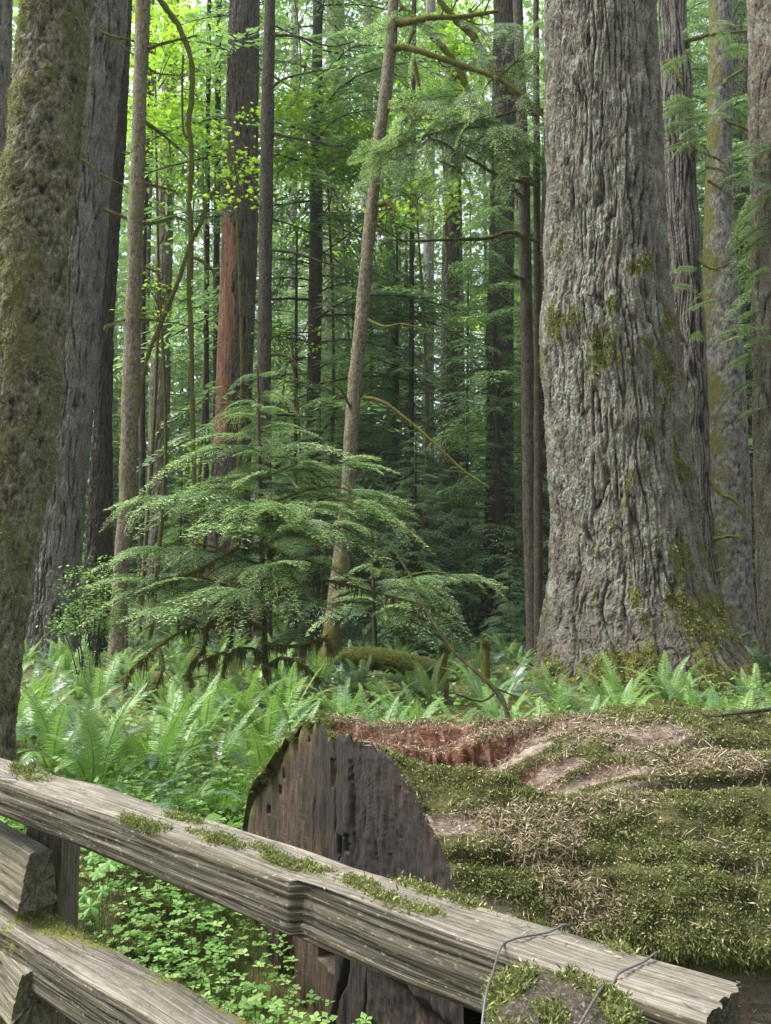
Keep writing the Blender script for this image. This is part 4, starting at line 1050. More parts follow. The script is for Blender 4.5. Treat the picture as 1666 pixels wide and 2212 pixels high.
hole(.11, .385, .03, .045, .10); hole(.18, .42, .015, .04, .08); hole(-.62, .57, .028, .03, .06); hole(-.68, .47, .022, .025, .05); hole(-.82, .33, .018, .022, .05); hole(-.3, .81, .013, .013, .04); hole(-.42, .74, .012, .015, .04); hole(-.15, -.17, .085, .09, .12)
split(.10, .36, .04, .0, .008, .05); split(.045, .93, .06, .42, .006, .03); split(.2, .80, .24, .40, .006, .03); split(.10, -.12, -.12, -.62, .016, .08); split(.34, .62, .31, .1, .008, .04); split(.45, .5, .48, .2, .006, .03); split(-.2, .55, -.23, .1, .004, .02); split(.5, .25, .72, -.15, .008, .03); split(.3, -.1, .22, -.6, .007, .04)
step = sstep(-.615, -.605, wx) * (1 - sstep(-.06, .02, wz))
rel = rel - .045 * step + .012 * (1 - sstep(-.62, -.60, wx)) * (1 - sstep(-.06, .02, wz))
split(-.605, .0, -.54, -.75, .014, .06)
diag = noise(np.stack([(wx * .6 + wz) * 42, (wx - wz * .6) * 3, 0 * wx], -1)); rel = rel + .006 * diag * (wx < -.6) * (wz < 0)
rel = rel + .012 * sstep(-.2, .2, noise(np.stack([wx * 7, wz * .8, 0 * wx + 5], -1))) + .010 * fbm(np.stack([wx * 22, wz * 16 , 0 * wx], -1), 3, 44) * sstep(.0, .4, wx)
FV_ = FV_ + (rel * np.minimum(1, (1 - rho)[:, None] / .03))[..., None] * nf
warm = np.clip(sstep(.15, -.5, wx) * .8 + .35 * noise(np.stack([wx * 3, wz * 3, 0 * wx], -1)), 0, 1)
rimm = sstep(.90, .985, rho)[:, None] * (1 - sstep(-15, 5, np.degrees(phf)))[None] * np.ones_like(wx) * .9
m = MB()
m.add(FV_, gridq(nr, len(phf))[:, ::-1], ht=(1 - crack).ravel(), warm=warm.ravel(), moss=rimm.ravel())
part('sawn_end', m, M['cut'], lroot, 'dark weathered sawn face of the log')
# moss coat and dry needles
m = MB()
sel = np.where((PH > np.radians(-70)) & (PH < np.radians(100)) & (T < 3.2), 1.0, 0)
area = np.ones_like(T); area[t >= 2.9] = 4
wm = np.clip(ms - .18, 0, 1) * sel * area * (.45 + sstep(-.3, .3, noise(np.stack([T * 3, np.degrees(PH) / 9, 0 * T + 15], -1))))
for n_, l_, w_, tf in ((190000, .0075, .0055, .25), (90000, .013, .006, .3), (16000, .024, .005, .35)):
    tufts(m, LV, LN, wm if n_ > 20000 else wm * sstep(.1, .4, noise(np.stack([T * 5, np.degrees(PH) / 6, 0 * T + 45], -1))), n_, l_, w_, down=.15, spread=1.3, tipf=tf, colfreq=5)
rim = np.where(first & (np.degrees(PH) < 2) & (np.degrees(PH) > -100), 1.0, 0)
tufts(m, LV, LN, rim, 2600, .024, .007, down=.3, spread=1.1, tipf=.15)
skirt = np.exp(-((np.degrees(PH) - 65) / 3) ** 2) * (ms > .2) * (T > .5) * sel
tufts(m, LV, LN, skirt, 14000, .020, .0055, down=1.0, spread=.7, tipf=.08)
part('moss', m, M['moss'], lroot)
m = MB()
wl = sel * (1 - sstep(50, 75, np.degrees(PH)) * .6) * area * (.05 + .95 * sstep(.05, .4, noise(np.stack([T * 1.7, np.degrees(PH) / 16, 0 * T + 25], -1)))) + 0.9 * sel * (rot > .3)
wl = wl * (T < 3.0)
n = 38000
wf = np.maximum(wl.ravel(), 0); i = rng.choice(wf.size, n, p=wf / wf.sum())
P = LV.reshape(-1, 3)[i] + LN.reshape(-1, 3)[i] * rng.uniform(.004, .016, n)[:, None] + rng.normal(size=(n, 3)) * .004
Nn = LN.reshape(-1, 3)[i]; D = rand_dirs(n); D = unit(D - Nn * (np.einsum('ij,ij->i', D, Nn) * .75)[:, None]); S = unit(np.cross(D, Nn + .4 * rand_dirs(n)))
big = rng.random(n) < .07
cards(m, P, D, S, np.where(big, rng.uniform(.03, .08, n), rng.uniform(.01, .03, n)), np.where(big, .0035, rng.uniform(.0018, .005, n)), mid=.5, rnd=np.clip(rng.normal(.5, .3, n), 0, 1), tip=(rng.random(n) < .12) * .8)
o = part('needle_litter', m, M['litter'], lroot); o['kind'] = 'stuff'
# debris and mossy crumbs at the foot of the log, on the ground
def twig(name, label, pts3, r0, side=(), mat='limb', moss=.2, cat='branch', group=None):
    root = thing(name, label, cat, pts3[-1], group)
    m = MB(); C = tube(m, pts3, r0 * .35, r0, 6, 40, .35, ht=.7, moss=moss); part('stem', m, M[mat], root)
    for q in side:
        m = MB(); tube(m, q, r0 * .5, r0 * .2, 5, 12, .2, ht=.7, moss=moss); part('twig', m, M[mat], root)
    return root
top = [at(u, v, Y) for u, v, Y in [(853, 1190, 5.6), (890, 1250, 5.5), (913, 1304, 5.4), (950, 1364, 5.3), (983, 1409, 5.25), (1033, 1454, 5.15), (1073, 1494, 5.1), (1092, 1530, 5.05), (1105, 1600, 5.0), (1120, 1800, 4.95)]]
twig('fallen_branch', 'thin crooked mossy branch standing up slanting behind the log', top, .020, [[at(1073, 1494, 5.1), at(1040, 1515, 5.0), at(985, 1499, 4.8)], [at(1010, 1435, 5.2), at(1060, 1480, 5.25), at(1115, 1505, 5.3)], [at(913, 1304, 5.4), at(905, 1320, 5.4), at(900, 1335, 5.4)], [at(983, 1409, 5.2), at(978, 1385, 5.2), at(976, 1355, 5.2)]], moss=.5)
def on_log(u, v, up=.02):
    """point of the log surface seen at (u, v)"""
    best, bd = None, 1e9
    d = unit(at(u, v, 3.0) - A([0, 0, EYE])); Q = LV.reshape(-1, 3) - A([0, 0, EYE])
    s = Q @ d; e = np.linalg.norm(Q - s[:, None] * d, axis=1)
    k = np.where(e < .025)[0]
    k = k[np.argmin(s[k])] if len(k) else np.argmin(e)
    return LV.reshape(-1, 3)[k] + LN.reshape(-1, 3)[k] * up
twig('dead_twig', 'bare grey twig lying along the top of the log at the right edge', [on_log(u, v, .03) for u, v in [(1500, 1537), (1540, 1546), (1575, 1547), (1615, 1538), (1665, 1533)]], .009, [[on_log(1590, 1545, .03), on_log(1625, 1560, .03), on_log(1660, 1572, .03)]], moss=0, cat='twig')
twig('dead_twig', 'small grey twig curving over moss in the middle of the log top', [on_log(u, v, .03) for u, v in [(1400, 1620), (1420, 1634), (1440, 1640)]], .007, moss=0, cat='twig')
twig('dead_twig', 'thin upright dry stalk on the moss of the log side', [on_log(1510, 1770, .08), on_log(1516, 1790, .04), on_log(1516, 1810, .01)], .004, moss=0, cat='twig')

# ------------------------------------------------------------------ the fence
FD = unit(A([.763, -.646, 0])); FNn = unit(A([-.646, -.763, 0]))
fence = thing('rail_fence', 'weathered split rail fence with moss patches and wire ties in the foreground', 'fence', (-.6, 2.2, 0))
def beam(name, a, b, w, h, seed, mat='rail', topw=None, bumps=0.008, moss_f=None, step_at=None, mossn=0, res=(.006, .0045), roundn=.012, label=None, taper=1.0, skew=0.0):
    """hewn timber from a to b (middle of its top face); width w across, height h down"""
    a, b = A(a, float), A(b, float); L = np.linalg.norm(b - a); d = (b - a) / L
    up = A([0, 0, 1.]) - d * d[2]; up = unit(up); sd_ = np.cross(up, d)                # sd_: across
    s = np.arange(0, L + res[0], res[0] * 1.6)
    tw = (w if topw is None else topw) / 2; bw = w / 2
    ring = [(-tw, 0), (tw, 0), (bw, -h), (-bw, -h)]
    pts, tops = [], []
    for k in range(4):
        p, q = A(ring[k], float), A(ring[(k + 1) % 4], float); n = max(4, int(np.linalg.norm(q - p) / res[1]))
        for j in range(n):
            f = j / n; pts.append(p * (1 - f) + q * f); tops.append(1.0 if k == 0 else 0.0)
    pts = A(pts); n = len(pts); tops = A(tops)
    c = pts - A([0, -h / 2]); rad = np.linalg.norm(c, axis=1)
    box = np.minimum(1, 1 - np.clip((np.abs(c[:, 0]) / bw + np.abs(c[:, 1]) / (h / 2) - 1.75) / .25, 0, 1) * roundn / rad)
    pts = A([0, -h / 2]) + c * box[:, None]
    on = unit(c / A([bw, h / 2]) ** 2 * A([bw, h / 2])[None] ** 1)
    S_, J = np.meshgrid(s, np.arange(n), indexing='ij')
    px, pz = pts[J, 0], pts[J, 1]
    nx = np.where(np.abs(c[J, 0]) / bw > np.abs(c[J, 1]) / (h / 2), np.sign(c[J, 0]), 0.0); nz = np.where(nx == 0, np.sign(c[J, 1]), 0.0)
    g = np.stack([S_ * .7, px * 38, pz * 38], -1)
    gr = fbm(g, 3, seed); g2 = np.abs(noise(np.stack([S_ * 1.0, px * 75, pz * 75], -1), seed + 4)); fine = noise(np.stack([S_ * 6, px * 150, pz * 150], -1), seed + 6)
    disp = .0055 * gr - .0045 * np.clip(1 - g2 / .12, 0, 1) + .0016 * fine + bumps * noise(np.stack([S_ * 2.3, px * 5, pz * 5], -1), seed + 8)
    ht_ = np.clip(g2 / .16, 0, 1)
    if step_at is not None:                 # broken step on the front face
        k = step_at
        front = (nx * np.sign(sd_ @ FNn) > .5)
        st = sstep(-.012, .004, S_ - k + .012 * noise(np.stack([0 * S_, pz * 40, 0 * S_ + 1], -1)))
        disp = disp + front * ((1 - st) * .008 * sstep(-.3, 0, S_ - k) - st * .013 * (1 - sstep(0, .35, S_ - k)))
        scar = np.exp(-((S_ - k - .025) / .024) ** 2) * front; ht_ = ht_ * (1 - .8 * scar * sstep(-.2, .3, noise(np.stack([S_ * 60, pz * 60, 0 * S_], -1))))
        disp = disp - .008 * scar * np.abs(noise(np.stack([S_ * 50, pz * 25, 0 * S_], -1)))
    wav = .005 * noise(np.stack([S_ * 1.3, 0 * S_, 0 * S_ + seed], -1))
    tp = 1 + (taper - 1) * S_ / L
    px2 = px * tp + disp * nx + wav * .6 + skew * np.clip(pz / h, -1, 0) * h
    pz2 = pz * tp + disp * nz + .5 * wav + np.where(nz > 0, .006 * noise(np.stack([S_ * 4, px * 18, 0 * S_], -1), seed + 9), 0)
    endj = np.stack([px * 40, pz * 40, 0 * px], -1)
    S2 = S_ + np.where(S_ < .01, .012 * noise(endj, seed + 1), 0) + np.where(S_ > L - .012, .014 * noise(endj, seed + 2), 0)
    V = a + S2[..., None] * d + px2[..., None] * sd_ + pz2[..., None] * up
    top = tops[J] * np.ones_like(S_)
    ms_ = np.zeros_like(S_) if moss_f is None else moss_f(S_, px / bw, pz / h, nz) 
    m = MB(); nzr = len(s)
    m.add(V, gridq(nzr, n)[:, ::-1], ht=ht_.ravel(), top=top.ravel(), moss=np.clip(ms_, 0, 1).ravel(), gx=S_.ravel() + seed * 3, gy=px.ravel(), gz=pz.ravel())
    # end grain caps: fan of shrinking rings
    for e, fl in ((0, False), (nzr - 1, True)):
        ctr = V[e].mean(0); rr = np.linspace(1, 0.02, 14)[:, None, None]; CV_ = ctr + (V[e] - ctr)[None] * rr
        crk = np.abs(noise(CV_ * 22, seed + 3)); CV_ = CV_ - (d if fl else -d) * (.008 * np.clip(1 - crk / .1, 0, 1) * (1 - rr[..., 0]))[..., None]
        fq = gridq(14, n)
        m.add(CV_, fq if not fl else fq[:, ::-1], ht=np.clip(crk / .12, .0, 1).ravel(), top=0.0, moss=0.0, gx=seed * 3 + 9 + .02 * rng.random(), gy=((CV_ - a) @ sd_).ravel(), gz=((CV_ - a) @ up).ravel())
    o = part(name, m, M[mat], fence, label)
    if mossn:
        w_ = np.clip(ms_ - .35, 0, 1) * (nz > -.5)
        mm = MB(); Nn = grid_normals(V)
        ctr = V.mean(1, keepdims=True); sg = np.sign(np.einsum('ijk,ijk->ij', Nn, V - ctr)); Nn = Nn * sg[..., None]
        tufts(mm, V, Nn, w_, int(mossn * 1.3), .009, .0032, down=.15, spread=.9, tipf=.3, colfreq=9, facing=False)
        part('moss', mm, M['moss'], o, 'moss patches on the rail')
        k = mossn // 60; wl_ = (nz > .5) * 1.0; i = rng.choice(wl_.size, k, p=wl_.ravel() / wl_.sum())
        P = V.reshape(-1, 3)[i] + A([0, 0, .004]); D = unit(rng.normal(size=(k, 3)) * A([1, 1, .1])); Sx = unit(np.cross(D, A([[0, 0, 1.]]) + .3 * rand_dirs(k)))
        lm = MB(); cards(lm, P, D, Sx, rng.uniform(.008, .028, k), rng.uniform(.0012, .0028, k), mid=.5, rnd=rng.random(k), tip=(rng.random(k) < .15) * .7)
        q = part('needle_litter', lm, M['litter'], o); q['kind'] = 'stuff'
    return V
E0 = A([.547, 1.283, 1.0]); W_, H_ = .158, .125
ctr_end = E0 + FNn * W_ / 2; Lr = 4.0
a0 = ctr_end - FD * Lr; b0 = ctr_end
def q_at(u, across):
    """metres from the right end where the rail top at this distance across is seen at u"""
    q = np.linspace(0, 3.4, 700); P = b0[None] - FD[None] * q[:, None] + FNn * across * W_ / 2
    c, s_ = math.cos(PITCH), math.sin(PITCH); d = P[:, 1] * c + (P[:, 2] - EYE) * s_
    return float(q[np.argmin(np.abs(CU + F_PX * P[:, 0] / d - u))])
PATCH = [(315, .78, 65, .22), (475, .40, 75, .32), (640, .12, 110, .40), (860, .45, 95, .32), (945, -.82, 120, .22), (1325, -.88, 60, .18), (60, .0, 45, .5), (400, -.35, 60, .3), (760, .1, 60, .25)]
def rail_moss(S_, x, z, nz):
    q = Lr - S_                           # metres from the right end
    n = noise(np.stack([S_ * 11, x * 2.2, 0 * S_], -1), 51) * .6 + noise(np.stack([S_ * 30, x * 5, 0 * S_], -1), 52) * .4
    m_ = 0 * S_
    for u_, ac, hw, wx_ in PATCH:
        qa_, qb_ = q_at(u_ - hw, ac), q_at(u_ + hw, ac)
        m_ = np.maximum(m_, np.exp(-((q - (qa_ + qb_) / 2) / max(.05, abs(qa_ - qb_) / 2)) ** 2) * np.exp(-((x * NEAR - ac) / wx_) ** 2))
    return (m_ * .8 + n * .9) * (nz > .3) * sstep(.1, .3, m_)
upv = A([0, 0, 1.]); NEAR = float(np.sign(np.cross(upv, FD) @ FNn))
TOPV = beam('rail', a0, b0, W_, H_, 60, moss_f=rail_moss, step_at=Lr - q_at(640, 1.0), mossn=26000, bumps=.007, label='long top rail, silvery above with dark streaked front')
ctr2 = A([*(ctr_end[:2]), .555]) + FD * .15; a2 = ctr2 - FD * 3.6
def rail2_moss(S_, x, z, nz):
    q = 3.6 - S_; n = noise(np.stack([S_ * 9, x * 1.6, z * 2], -1), 53) * .5 + noise(np.stack([S_ * 30, x * 4, z * 6], -1), 54) * .35
    m_ = .95 * np.exp(-((q - 2.18) / .16) ** 2) * np.exp(-((x + NEAR * .2) / .8) ** 2) + .7 * np.exp(-((x + NEAR * .8) / .35) ** 2) * sstep(.9, 1.2, q) + .55 * sstep(2.0, 2.5, q)
    return (m_ * .85 + n * .9) * (nz > -.1)
beam('rail', a2, ctr2, .16, .140, 63, moss_f=rail2_moss, mossn=20000, bumps=.007, label='middle rail with brown moss along its back edge')
# blocks of the neighbouring panel whose ends come in from the left
BD = unit(A([.70, -.72, 0]))
e1 = at(88, 1841, 2.56); beam('rail', e1 - BD * 1.5, e1, .125, .172, 66, mat='post', topw=.07, bumps=.004, roundn=.006, label='short hewn rail end under the top rail', skew=-NEAR * .0)
e2 = at(80, 2095, 2.42); beam('rail', e2 - unit(A([.66, -.75, 0])) * 1.5, e2, .14, .15, 69, mat='post', topw=.085, bumps=.006, label='lower hewn rail end below the middle rail')
# posts
pc = A([-1.245, 2.87])
beam('post', (pc[0], pc[1], -.4), (pc[0] + .001, pc[1], .862), .15, .15, 72, mat='post', bumps=.004, label='square post behind the rails at the left')
m = MB()
PCX, PCY, PR, PZ = .235, 1.16, .106, 1.03
rr_ = np.concatenate([np.linspace(.02, 1, 40)]); th_ = np.linspace(0, 2 * np.pi, 140, endpoint=False)
RRr, THh = np.meshgrid(rr_, th_, indexing='ij')
shape = 1 + .13 * np.cos(3 * THh + .6) + .06 * np.cos(5 * THh)
xy = np.stack([PCX + PR * RRr * shape * np.cos(THh), PCY + PR * RRr * shape * np.sin(THh)], -1)
zt_ = PZ - .04 * RRr ** 10 - .008 * RRr ** 2 + .05 * (xy[..., 1] - PCY) + .012 * fbm(np.stack([xy[..., 0] * 22, xy[..., 1] * 22, 0 * RRr], -1), 3, 75)
VT = np.concatenate([xy, zt_[..., None]], -1)
zc = np.linspace(0, 1, 110)[:, None] ** 1.2; VS = VT[-1][None] * np.ones((110, 1, 1)); VS = VS.copy(); VS[..., 2] = VS[..., 2] * (1 - zc) - .35 * zc
grv = fbm(np.stack([np.cos(THh[-1]) * 6 + 0 * zc, np.sin(THh[-1]) * 6 + 0 * zc, zc * 2 + 0 * THh[-1]], -1), 3, 76); dirv = np.stack([np.cos(th_), np.sin(th_), 0 * th_], -1)
VS = VS + (.012 * grv * np.minimum(1, zc * 20))[..., None] * dirv[None]
Vp = np.concatenate([VT, VS[1:]], 0); npr = len(Vp)
mp = np.zeros((npr, 140)); mp[:40] = sstep(.0, .32, noise(np.stack([xy[..., 0] * 14, xy[..., 1] * 14, 0 * RRr], -1), 77) + .22 + .10 * np.cos(THh - 5.6)) * (RRr < .97)
htp = np.clip(np.abs(noise(Vp * 26, 78)) / .1, 0, 1)
m.add(Vp, gridq(npr, 140), ht=htp.ravel(), top=np.where(np.arange(npr) < 40, .0, 0).repeat(140), moss=(mp * .7).ravel(), gx=Vp[..., 2].ravel() + 40, gy=Vp[..., 0].ravel(), gz=Vp[..., 1].ravel())
po = part('post', m, M['post_end'], fence, 'broad topped mossy post wired to the right end of the top rail')
mm = MB(); Np = grid_normals(VT); Np = Np * np.sign(Np[..., 2:3] + 1e-6)
tufts(mm, VT, Np, np.clip(mp[:40] - .3, 0, 1) * RRr, 8000, .011, .003, down=.1, spread=.9, tipf=.35, colfreq=12, facing=False)
part('moss', mm, M['moss'], po, 'bright moss on the post top')
# wires, each over the rail and down its front
def on_rail(q, across, lift=.004):
    """q metres from right end; across -1 far edge .. +1 near edge"""
    return b0 - FD * q + FNn * across * (W_ / 2) + A([0, 0, lift])
def wire(pts):
    m = MB(); tube(m, pts, .0019, .0019, 7, 90, 0); part('wire', m, M['wire'], fence)
def over(us, lift=.0035):
    """top of the rail crossed from the far to the near edge, at the given photo columns"""
    ac = [-1.04, -.98, -.3, .5, .97]
    out = []
    for k, (u, a_) in enumerate(zip([us[0]] + list(us), ac)):
        p = on_rail(q_at(u, a_), a_, 0); d = np.linalg.norm(TOPV[..., :2] - p[:2], axis=-1); near = d < .02
        z = TOPV[..., 2][near].max() if near.any() else 1.0
        p[2] = z + lift if k else z - .06
        out.append(p)
    return out
wire(over([1228, 1180, 1113, 1082]) + [at(1064, 2104, 1.205), at(1050, 2150, 1.13), at(1040, 2230, 1.08)])
wire(over([1428, 1385, 1340, 1322]) + [at(1304, 2130, 1.18), at(1280, 2166, 1.125), at(1240, 2235, 1.07)])
wire(over([75, 55, 30, 12]) + [on_rail(2.86, 1.10, -.05), on_rail(2.88, 1.10, -.15)])

# ------------------------------------------------------------------ sword ferns
def frond(kind, seed):
    r = np.random.default_rng(seed); m = MB()
    n = 50
    a0, a1 = {'up': (82, 40), 'lean': (72, 2), 'arch': (62, -32), 'curl': (84, 58)}[kind]
    s = np.linspace(0, 1, n)
    ang = np.radians(a0 + (a1 - a0) * s ** 1.6)
    if kind == 'curl': ang = ang + np.radians(np.clip((s - .9) / .1, 0, 1) * -300)
    ds = 1 / n
    x = np.cumsum(np.cos(ang)) * ds; z = np.cumsum(np.sin(ang)) * ds; y = .03 * np.sin(s * 4 + seed)
    C = np.stack([x, y, z], -1)
    tube(m, C[::3], .0055, .0016, 4, 28, 0, wood=.85, rnd=.5)
    T = unit(np.gradient(C, axis=0)); Bn = unit(np.cross(A([0, 1.0, 0]), T))
    u = np.clip((s - .12) / .88, 0, 1)
    l = .128 * np.minimum(1, .55 + u * 1.6) * np.maximum(0, 1 - u ** 2.3) ** .75
    keep = (s > .12) & (l > .004)
    if kind == 'curl': l = l * np.where(s > .86, .25, 1)
    for sg in (1, -1):
        k = np.where(keep)[0]; nk = len(k)
        lat = A([0, 1.0, 0]) * sg
        D = unit(lat + T[k] * (.22 + .4 * u[k])[:, None] + Bn[k] * .16 + r.normal(size=(nk, 3)) * .07)
        S = unit(np.cross(D, Bn[k] + r.normal(size=(nk, 3)) * .10))
        cards(m, C[k] + T[k] * (sg * .003), D, S, l[k] * r.uniform(.88, 1.1, nk), .0205 * (1.15 - .45 * u[k]), mid=.22, rnd=np.clip(r.normal(.5, .13, nk), 0, 1), tip=(u[k] > .93) * .5 if kind != 'curl' else (u[k] > .85) * .9, wood=0.0)
    return m
FRK = ['up', 'up', 'lean', 'lean', 'curl', 'arch', 'arch']
FR = [frond(k, 100 + i) for i, k in enumerate(FRK)]
FR_NEW = [f.mesh('fern_frond', M['fern_new']) for f in FR]
FR_OLD = [f.mesh('fern_frond', M['fern_old']) for f in FR]
FR_DEAD = FR[6].mesh('fern_frond', M['fern_dead'])
def fern_layout(seed, n, fresh=.55, big=1.0):
    r = np.random.default_rng(seed); out = []
    for k in range(n):
        f = (k + .5) / n; az = k * 2.399 + r.normal() * .25
        new = r.random() < fresh
        if new: kk = r.choice([0, 1, 2, 4, 3, 5], p=[.20, .18, .24, .10, .18, .10]); tl = abs(r.normal()) * .28 - .05
        else: kk = r.choice([5, 6, 3, 2], p=[.36, .34, .2, .1]); tl = r.uniform(.0, .5)
        out.append((kk, new, az, tl, r.uniform(.72, 1.1) * big))
    return out
def fmat(kk, az, tl, s):
    c, sn = math.cos(az), math.sin(az)
    Rz = A([[c, -sn, 0], [sn, c, 0], [0, 0, 1]]); Ry = A([[math.cos(tl), 0, math.sin(tl)], [0, 1, 0], [-math.sin(tl), 0, math.cos(tl)]])
    m = np.eye(4); m[:3, :3] = Rz @ Ry * s; m[:3, 3] = A([c, sn, 0]) * .03
    return m
def fern_single(seed, n, fresh):
    a, b = MB(), MB()
    for kk, new, az, tl, s in fern_layout(seed, n, fresh): place_arrays(a, FR[kk].arrays(), [fmat(kk, az, tl, s)], 0 if new else 1)
    return a.mesh('sword_fern', [M['fern_new'], M['fern_old']])
FERN_ME = [fern_single(200 + k, 11, .15 + .14 * k) for k in range(5)]
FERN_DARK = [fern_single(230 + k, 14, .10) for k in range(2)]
def near_fern(u, v, Y, s, n, fresh, label, seed, dead=0):
    p = at(u, v, Y); x = p[0]; z = float(ground_z(x, Y))
    root = thing('sword_fern', label, 'fern', (x, Y, z), 'sword ferns')
    for kk, new, az, tl, q in fern_layout(seed, max(8, int(n * .72)), fresh * 1.05):
        f = link('frond', (FR_NEW if new else FR_OLD)[kk], root); f.matrix_local = Matrix(fmat(kk, az, tl, q * s * .89).tolist())
    for k in range(dead):
        f = link('frond', FR_DEAD, root, 'dead brown frond'); f.matrix_local = Matrix(fmat(6, rng.uniform(0, 6.28), .75, s * .8).tolist())
    return root
NEARF = [(205, 1700, 6.2, 1.05, 18, .95, 'tall bright fern just above the left end of the top rail'), (120, 1650, 6.9, .95, 16, .8, 'upright yellow green fern beside the foot of the mossy left trunk'),
         (335, 1660, 6.6, 1.0, 17, .9, 'bright upright fern right of the tall one above the left rail end'), (470, 1640, 6.8, 1.0, 16, .45, 'arching fern with blue green fronds left of the log end'),
         (560, 1660, 6.3, .95, 16, .6, 'fern leaning against the upper left of the sawn log end'), (500, 1790, 5.1, .75, 11, .0, 'low blue green fern tucked between the rail and the log end'),
         (820, 1530, 6.6, 1.05, 15, 1.0, 'tallest bright fern standing behind the broken top of the log'), (740, 1540, 6.9, .85, 14, .9, 'bright fern just left behind the broken top of the log'),
         (900, 1530, 7.2, .95, 14, .8, 'fern behind the log between the tallest one and the slanting branch'), (1010, 1520, 7.6, .8, 13, .5, 'fern at the foot of the slanting branch behind the log'),
         (1190, 1510, 8.2, 1.1, 14, .35, 'fern with one long blue green frond before the giant fir'), (1270, 1505, 7.8, .95, 14, .8, 'fern with curled tips in front of the middle of the giant fir'),
         (1340, 1510, 7.4, .8, 13, .8, 'curly tipped fern behind the log, in front of the black cleft of the giant fir'), (1440, 1530, 7.0, .7, 12, .2, 'low dark fern touching the log under the right root of the giant fir'),
         (1590, 1500, 8.0, 1.0, 15, .8, 'tall fern near the right edge beyond the log'), (1650, 1510, 7.6, .9, 14, .7, 'fern cut by the right edge behind the log'),
         (60, 1560, 7.9, 1.0, 16, .8, 'fern right against the base of the mossy left trunk'), (430, 1560, 8.0, 1.0, 16, .6, 'fern under the left of the moss hung hemlock limbs'),
         (270, 1740, 5.5, .7, 12, .3, 'low fern spreading behind the top rail below the tall bright fern'), (650, 1580, 7.2, .9, 14, .8, 'bright fern above the mossy shoulder of the log end'),
         (1090, 1500, 8.3, .8, 13, .9, 'fresh fern between the slanting branch and the giant fir'), (390, 1760, 5.6, .75, 12, .2, 'dull fern with drooping fronds left of the low blue green one')]
for k, (u, v, Y, s, n, fr, lab) in enumerate(NEARF):
    near_fern(u, v, Y, s, n, fr, lab, 300 + k, dead=(0, 1, 1, 2, 0)[k % 5])
OCC = [(fir.location.x, 13.0, 2.1), (t1.location.x, 6.0, .5), (t2.location.x, 18, 1.4), (t8.location.x, 15, .4), (t10.location.x, 23, 1), (t11.location.x, 16.5, .4), (t14.location.x, 18.5, .8), (t15.location.x, 21.5, .9)]
for u, v, Y, *_ in NEARF: OCC.append((at(u, v, Y)[0], Y, .42))
spots = []
r = np.random.default_rng(77)
tries = 0
while len(spots) < 300 and tries < 40000:
    tries += 1
    Y = 6.8 + 24 * r.random() ** 1.6; x = r.uniform(-.54, .54) * Y
    if any((x - a) ** 2 + (Y - b) ** 2 < c * c for a, b, c in OCC): continue
    dmin = .62 + .016 * Y
    if any((x - a) ** 2 + (Y - b) ** 2 < dmin * dmin for a, b in spots): continue
    spots.append((x, Y))
spots.sort(key=lambda q: q[1])
def fern_label(x, Y):
    u = CU + x / Y * F_PX
    zone = 'left of the young hemlock' if u < 300 else 'under the young hemlock' if u < 640 else 'between the leaning trunk and the slanting branch' if u < 930 else 'between the slanting branch and the giant fir' if u < 1180 else 'in front of the giant fir' if u < 1560 else 'beside the right edge'
    dist = 'sword fern in the nearer bed, ' if Y < 10 else 'sword fern of the middle bed, ' if Y < 17 else 'small far sword fern of the back bed, '
    return dist + zone
for k, (x, Y) in enumerate(spots[:270]):
    u = CU + x / Y * F_PX
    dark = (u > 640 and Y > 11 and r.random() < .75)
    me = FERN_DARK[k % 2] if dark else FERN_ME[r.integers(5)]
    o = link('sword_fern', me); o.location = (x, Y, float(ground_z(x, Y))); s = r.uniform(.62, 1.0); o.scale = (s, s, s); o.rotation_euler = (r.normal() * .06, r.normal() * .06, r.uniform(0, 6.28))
    tag(o, fern_label(x, Y), 'fern', fern_label(x, Y).replace('sword fern', 'sword ferns'))

# undergrowth that nobody could count
m = MB(); n = 26000
Yd = 5 + 28 * r.random(n) ** 1.5; Q = np.stack([r.uniform(-.56, .56, n) * Yd, Yd, 0 * Yd], -1)
k = noise(Q * [.8, .8, 1], 61) > -.15; Q = Q[k]; n = len(Q); Q[:, 2] = ground_z(Q[:, 0], Q[:, 1]) + np.abs(r.normal(size=n)) * .13 + .03
OVAL = A([[0, -1], [.5, -.35], [.48, .3], [0, 1.1], [-.48, .3], [-.5, -.35]])
leaf_polys(m, Q, A([0, 0, 1.]) + r.normal(size=(n, 3)) * .45, r.uniform(.02, .055, n), r.uniform(0, 6.28, n), shape=OVAL, rnd=r.random(n) * .8, tip=0.0)
w = link('undergrowth', m.mesh('undergrowth', M['under'])); tag(w, 'low leafy green undergrowth filling the gaps between the ferns', 'undergrowth', kind='stuff')
# grass among the ferns left of the log
m = MB(); n = 5200
c = r.integers(0, 70, n); cx = r.uniform(-2.6, -.5, 70); cy = r.uniform(5.0, 7.6, 70)
Q = np.stack([cx[c] + r.normal(size=n) * .09, cy[c] + r.normal(size=n) * .09, 0 * cx[c]], -1); Q[:, 2] = ground_z(Q[:, 0], Q[:, 1])
D = unit(np.stack([r.normal(size=n) * .55, r.normal(size=n) * .55, 0 * c + 1.0], -1)); S = unit(np.cross(D, rand_dirs(n))); L = r.uniform(.12, .34, n)
cards(m, Q, D, S, L, .007, mid=.6, rnd=r.random(n), tip=0.0); D2 = unit(D + A([0, 0, -.9]) + .3 * D * A([1, 1, 0])); cards(m, Q + D * (L * .72)[:, None], D2, S, L * .6, .006, mid=.3, rnd=r.random(n), tip=.2)
w = link('grass', m.mesh('grass', M['grass'])); tag(w, 'thin green grass among the ferns left of the log', 'grass', kind='stuff')
